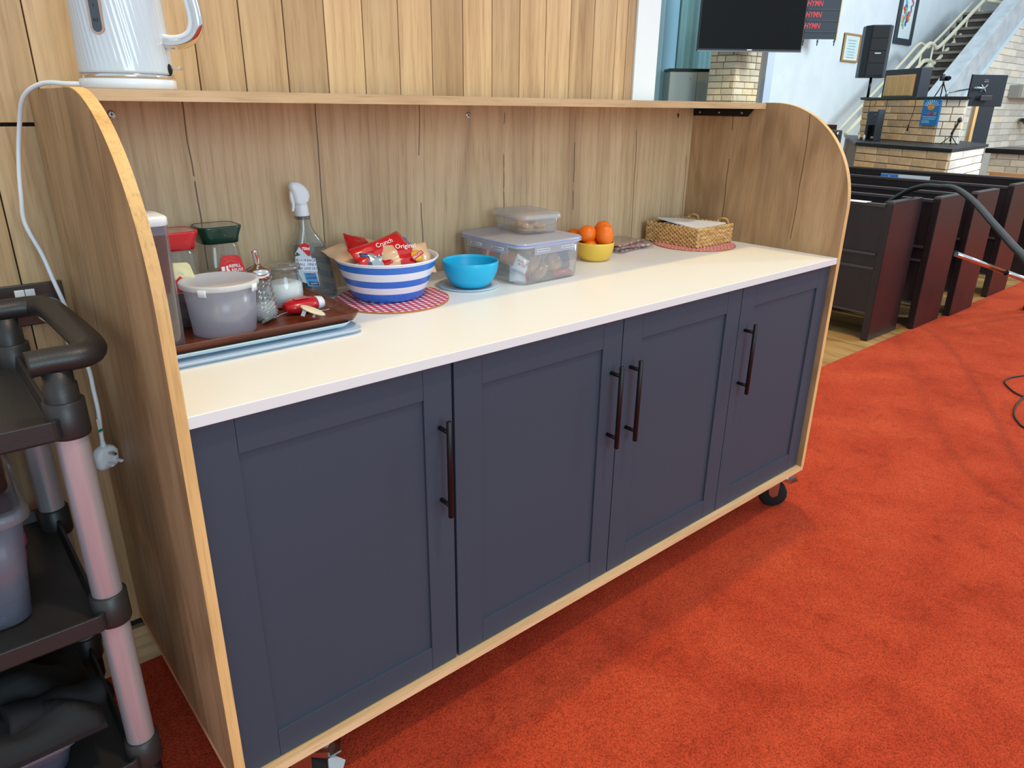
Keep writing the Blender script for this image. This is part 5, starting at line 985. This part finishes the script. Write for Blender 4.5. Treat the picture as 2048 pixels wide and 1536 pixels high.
# lectern with corrugated panel on the upper counter
lc = Vector((8.935, 2.86, 0)) - N3 * .16
lc2 = lc + N3 * .085
q = thing('tabletop_lectern', (8.95, 2.85, ZU), 'black box lectern with light wooden slatted panel on the upper counter', 'lectern')
ob('lectern_box', simple('lectern_black', '#1b1f28', .5), q, lc2, .67, .13, ZU + .0005, 1.79, dirv=U3, bev=.004)
for k in range(4): ob('panel_slat', M_edge, q, lc + N3 * .155 + U3 * (-.225 + k * .135 + .0), .128, .014, 1.505, 1.722, dirv=U3, bev=.005)
ob('panel_base', M_edge, q, lc + N3 * .148 - U3 * .02, .56, .008, 1.500, 1.728, dirv=U3)
# loudspeaker on pole
spc = Vector((9.42, 3.43, 0))
q = thing('speaker_pole', (9.37, 3.42, ZU), 'thin black pole carrying the loudspeaker on the upper counter', 'pole')
b = BM(); tube(b, [(9.375, 3.405, ZU + .004), (9.375, 3.405, 1.72)], .016, 12, 0); obj('pole_tube', b, M_blackm, q); b = BM(); lathe(b, 9.375, 3.405, [(.09, ZU + .0005), (.09, ZU + .006), (.02, ZU + .012)], 24); obj('pole_foot', b, M_blackm, q)
q = thing('loudspeaker', (9.4, 3.42, 1.72), 'tall black loudspeaker on a pole above the brick counters', 'loudspeaker'); spc = Vector((9.385, 3.415, 0)); SF = Vector((-.78, -.62, 0)).normalized(); SR = Vector((.62, -.78, 0)).normalized()
b = BM(); u = SR; pr = [(-.155, .13), (-.155, -.02), (-.105, -.12), (.105, -.12), (.155, -.02), (.155, .13)]
vs = [(spc + SR * x - SF * y) for x, y in pr]; prism(b, [(v.x, v.y) for v in vs], 'Z', 1.721, 2.30); obj('cabinet_body', b, simple('speaker_black', '#15171c', .5), q, .008)
for k in range(4): ob('grille_panel', simple('grille_cloth', '#0e0f12', .7) if k == 0 else bpy.data.materials['grille_cloth'], q, spc + SF * .124, .195, .008, 1.745 + k * .137, 1.745 + k * .137 + .131, dirv=SR, bev=.003)
ob('maker_plate', M_chrome, q, spc + SF * .130, .07, .004, 1.985, 1.995, dirv=SR)
# small camera on tripod
cc = Vector((9.052, 2.434, 0)); q = thing('video_camera', (9.05, 2.43, ZU), 'small black camera on a mini tripod at the end of the upper counter', 'camera')
ob('camera_body', M_black, q, cc, .085, .05, 1.662, 1.715, bev=.006); ob('viewfinder', M_black, q, cc - RH * .02, .03, .03, 1.7155, 1.732, bev=.004)
b = BM(); c3 = cc - FH * .025 + RH * .012; tube(b, [c3 + Vector((0, 0, 1.687)), c3 - FH * .05 + Vector((0, 0, 1.687))], .021, 18, 0); obj('lens', b, M_screen, q)
b = BM(); ell(b, cc + Vector((0, 0, 1.648)), .014, .014, .013); obj('ball_head', b, M_zinc, q)
for a_ in (.4, 2.5, 4.6): b = BM(); tube(b, [cc + Vector((0, 0, 1.64)), cc + Vector((.075 * math.cos(a_), .075 * math.sin(a_), ZU + .004))], .006, 8, 0); obj('tripod_leg', b, M_blackm, q)
# monitor on arm, seen from behind
mc = Vector((8.897, 1.935, 0)); q = thing('monitor', (8.9, 1.93, 1.40), 'large black monitor seen from behind on a silver arm at the right of the counters', 'monitor')
b = BM(); vs = obox(b, mc + FH * .0, .372, .030, 1.398, 1.712); spin(b, b.verts, (mc.x, mc.y, 1.55), 'Z', .0); obj('monitor_shell', b, simple('monitor_black', '#20242b', .3), q, .004)
vc = mc - FH * .020 - RH * .045; b = BM()
for sx, sz in ((1, 1), (-1, 1), (1, -1), (-1, -1)): tube(b, [vc + Vector((0, 0, 1.575)), vc + RH * .034 * sx + Vector((0, 0, 1.575 + .038 * sz))], .0065, 8, 0)
ell(b, vc + Vector((0, 0, 1.575)), .018, .018, .018); obj('mount_star', b, M_zinc, q)
b = BM(); tube(b, [vc - FH * .01 + Vector((0, 0, 1.575)), vc - FH * .03 - RH * .10 + Vector((0, 0, 1.58))], .012, 12, 0); tube(b, [vc - FH * .03 - RH * .10 + Vector((0, 0, 1.58)), Vector((8.93, 2.20, 1.56)), Vector((8.90, 2.32, 1.535))], .009, 10, 4); tube(b, [(8.90, 2.32, ZU + .001), (8.90, 2.32, 1.56)], .014, 12, 0); obj('support_arm', b, simple('arm_silver', '#a9bcc8', .3, metal=.6), q)
b = BM(); text_c = vc + RH * .01 + Vector((0, 0, 1.66)); ob('maker_mark', M_zinc, q, text_c, .05, .003, 1.638, 1.644); ob('maker_mark', M_zinc, q, text_c, .045, .003, 1.655, 1.659); b.free()
b = BM(); tube(b, [vc - FH * .012 + Vector((0, 0, 1.56)), vc - FH * .02 + RH * .02 + Vector((0, 0, 1.52)), vc - FH * .015 + RH * .02 + Vector((0, 0, 1.46))], .004, 6, 4); obj('cable', b, M_black, q)
jc = Vector((8.74, 1.892, 0)); q2 = ob('junction_box', M_black, q, vc - FH * .035 + RH * .02, .12, .03, 1.455, 1.505, bev=.003)
q = thing('tall_board', (9.83, 2.2, 0), 'tall black board with an oak strip edge behind the counters', 'board')
ob('black_panel', simple('panel_black', '#14161e', .6), q, (9.838, 2.216), .18, .06, 0, 1.46); ob('oak_strip', M_edge, q, (9.755, 2.287), .034, .062, 0, 1.46)
struct(ob('trim_4', M_plaster, None, (9.985, 2.37), .055, .06, 0, 1.46))
# old monitor standing on the lower counter, and microphone
m2 = Vector((8.664, 2.905, 0)); q = thing('monitor', (8.66, 2.9, ZC), 'dark portrait monitor seen from behind on the lower brick counter', 'monitor'); m2 = Vector((8.45, 2.86, 0))
b = BM(); obox(b, m2, .235, .03, ZC + .04, ZC + .305, dirv=U3); obj('monitor_shell', b, bpy.data.materials['monitor_black'], q, .004)
ob('side_panel', simple('edge_grey', '#3a4048', .4), q, m2 + U3 * .135 + N3 * .01, .032, .07, ZC + .0005, ZC + .325, dirv=U3); ob('monitor_stand', M_blackm, q, m2 + N3 * .045, .05, .05, ZC + .0005, ZC + .16, dirv=U3); ob('monitor_foot', M_blackm, q, m2 + N3 * .04, .16, .12, ZC + .0005, ZC + .012, dirv=U3)
ob('maker_mark', M_zinc, q, m2 + N3 * .017 + U3 * .04, .03, .002, ZC + .27, ZC + .276, dirv=U3)
for s in (-.05, .05): b = BM(); p = m2 + N3 * .11 + U3 * s; lathe(b, p.x, p.y, [(.012, ZC + .0005), (.014, ZC + .04), (.006, ZC + .055), (.006, ZC + .06)], 12); tag(obj('small_bottle', b, M_wplast), ('small white bottle left of the monitor stand on the lower counter', 'small white bottle right of the monitor stand on the lower counter')[s > 0], 'bottle', 'small bottles on the lower counter')
mk = Vector((8.10, 1.90, 0)); q = thing('desk_microphone', (8.1, 1.9, ZC), 'black microphone on a small tripod on the lower brick counter', 'microphone')
b = BM(); tube(b, [mk + Vector((0, 0, ZC + .10)), mk + Vector((.01, -.01, ZC + .14)), mk + Vector((.035, -.03, ZC + .215))], .011, 12, 4); obj('microphone_body', b, M_blackm, q); b = BM(); ell(b, mk + Vector((.04, -.034, ZC + .235)), .021, .021, .026); obj('microphone_head', b, M_black, q)
b = BM(); tube(b, [mk + Vector((0, 0, ZC + .03)), mk + Vector((0, 0, ZC + .12))], .006, 8, 0); obj('stem', b, M_blackm, q)
for a_ in (.2, 2.3, 4.4): b = BM(); tube(b, [mk + Vector((0, 0, ZC + .085)), mk + Vector((.085 * math.cos(a_), .085 * math.sin(a_), ZC + .004))], .0045, 8, 0); obj('tripod_leg', b, M_blackm, q)
b = BM(); pq = h2[0] + (h2[1] - h2[0]) * .74; p = Vector((pq.x, pq.y, 0)) + N3 * .03
tube(b, [p + Vector((0, 0, ZU + .004)), p + N3 * .02 + Vector((0, 0, ZU - .01)), p + N3 * .01 + Vector((0, 0, 1.38)), p + N3 * .012 - U3 * .03 + Vector((0, 0, 1.24)), p + N3 * .012 - U3 * .04 + Vector((0, 0, 1.20))], .0035, 8, 5); tube(b, [p + N3 * .014 - U3 * .04 + Vector((0, 0, 1.20)), p + N3 * .014 - U3 * .045 + Vector((0, 0, 1.14))], .009, 10, 0)
tag(obj('hanging_cable', b, M_black), 'black cable with plug end hanging down the upper brick counter', 'cable')
for k, t in enumerate((.12, .2, .36)):
    b = BM(); pq = h2[0] + (h2[1] - h2[0]) * t; p = Vector((pq.x, pq.y, 0)) + N3 * .028; tube(b, [p + Vector((0, 0, ZU - .026)), p + Vector((0, 0, (1.33, 1.42, 1.36)[k])), p - U3 * .02 + Vector((0, 0, (1.27, 1.40, 1.30)[k]))], .003, 6, 3)
    tag(obj('thin_cable', b, M_black), ('leftmost thin dark cable running down the upper brick counter', 'short thin dark cable under the speaker pole on the upper counter', 'thin dark cable running to the monitor edge on the lower counter')[k], 'cable')
hc2 = Vector((7.663, 2.757, 0)); q = thing('black_lamp', (7.66, 2.85, 0), 'black stand lamp with round silver bulb at the left end of the lower counter', 'lamp'); hc2 = Vector((7.86, 2.98, 0))
b = BM(); tube(b, [hc2 + Vector((0, 0, .0)), hc2 + Vector((0, 0, 1.06))], .03, 12, 0); obj('stand', b, M_black, q); ob('lamp_housing', M_black, q, hc2, .10, .10, .94, 1.14, bev=.01)
b = BM(); ell(b, hc2 - FH * .052 + Vector((0, 0, 1.10)), .025, .012, .025); obj('bulb', b, M_chrome, q)
tag(ob('brown_cabinet', simple('brown_box', '#5a3028', .4), None, (9.35, 3.9), .24, .25, 0, 1.165, bev=.004), 'dark red brown cupboard top showing beyond the cabinet curve', 'cupboard')
# black topped low brick block and wooden bench front at the far right
q = thing('altar_wall', (9.9, .8, 0), 'low pale brick block with thick black rail at the far right', 'wall')
b = BM(); box(b, 9.66, 10.2, -1.2, 1.985, .001, .90); obj('wall_core', b, M_mortarp, q); bricks(q, (9.66, -.1), (9.66, 1.985), .30, .89, .22, .0768, M_brickp, .009, side=1, seed=31)
b = BM(); box(b, 9.58, 10.3, -1.25, 2.03, .90, .955); obj('black_rail', b, M_blackm, q, .008)
tag(bxo('bench_front', oak('bench_oak', '#a87c54', '#bf9068', '#cfa480', 'Y'), None, 9.35, 9.40, -.6, 1.86, 0, .715, bev=.004), 'light tan wooden bench front below the black rail at the far right', 'bench')
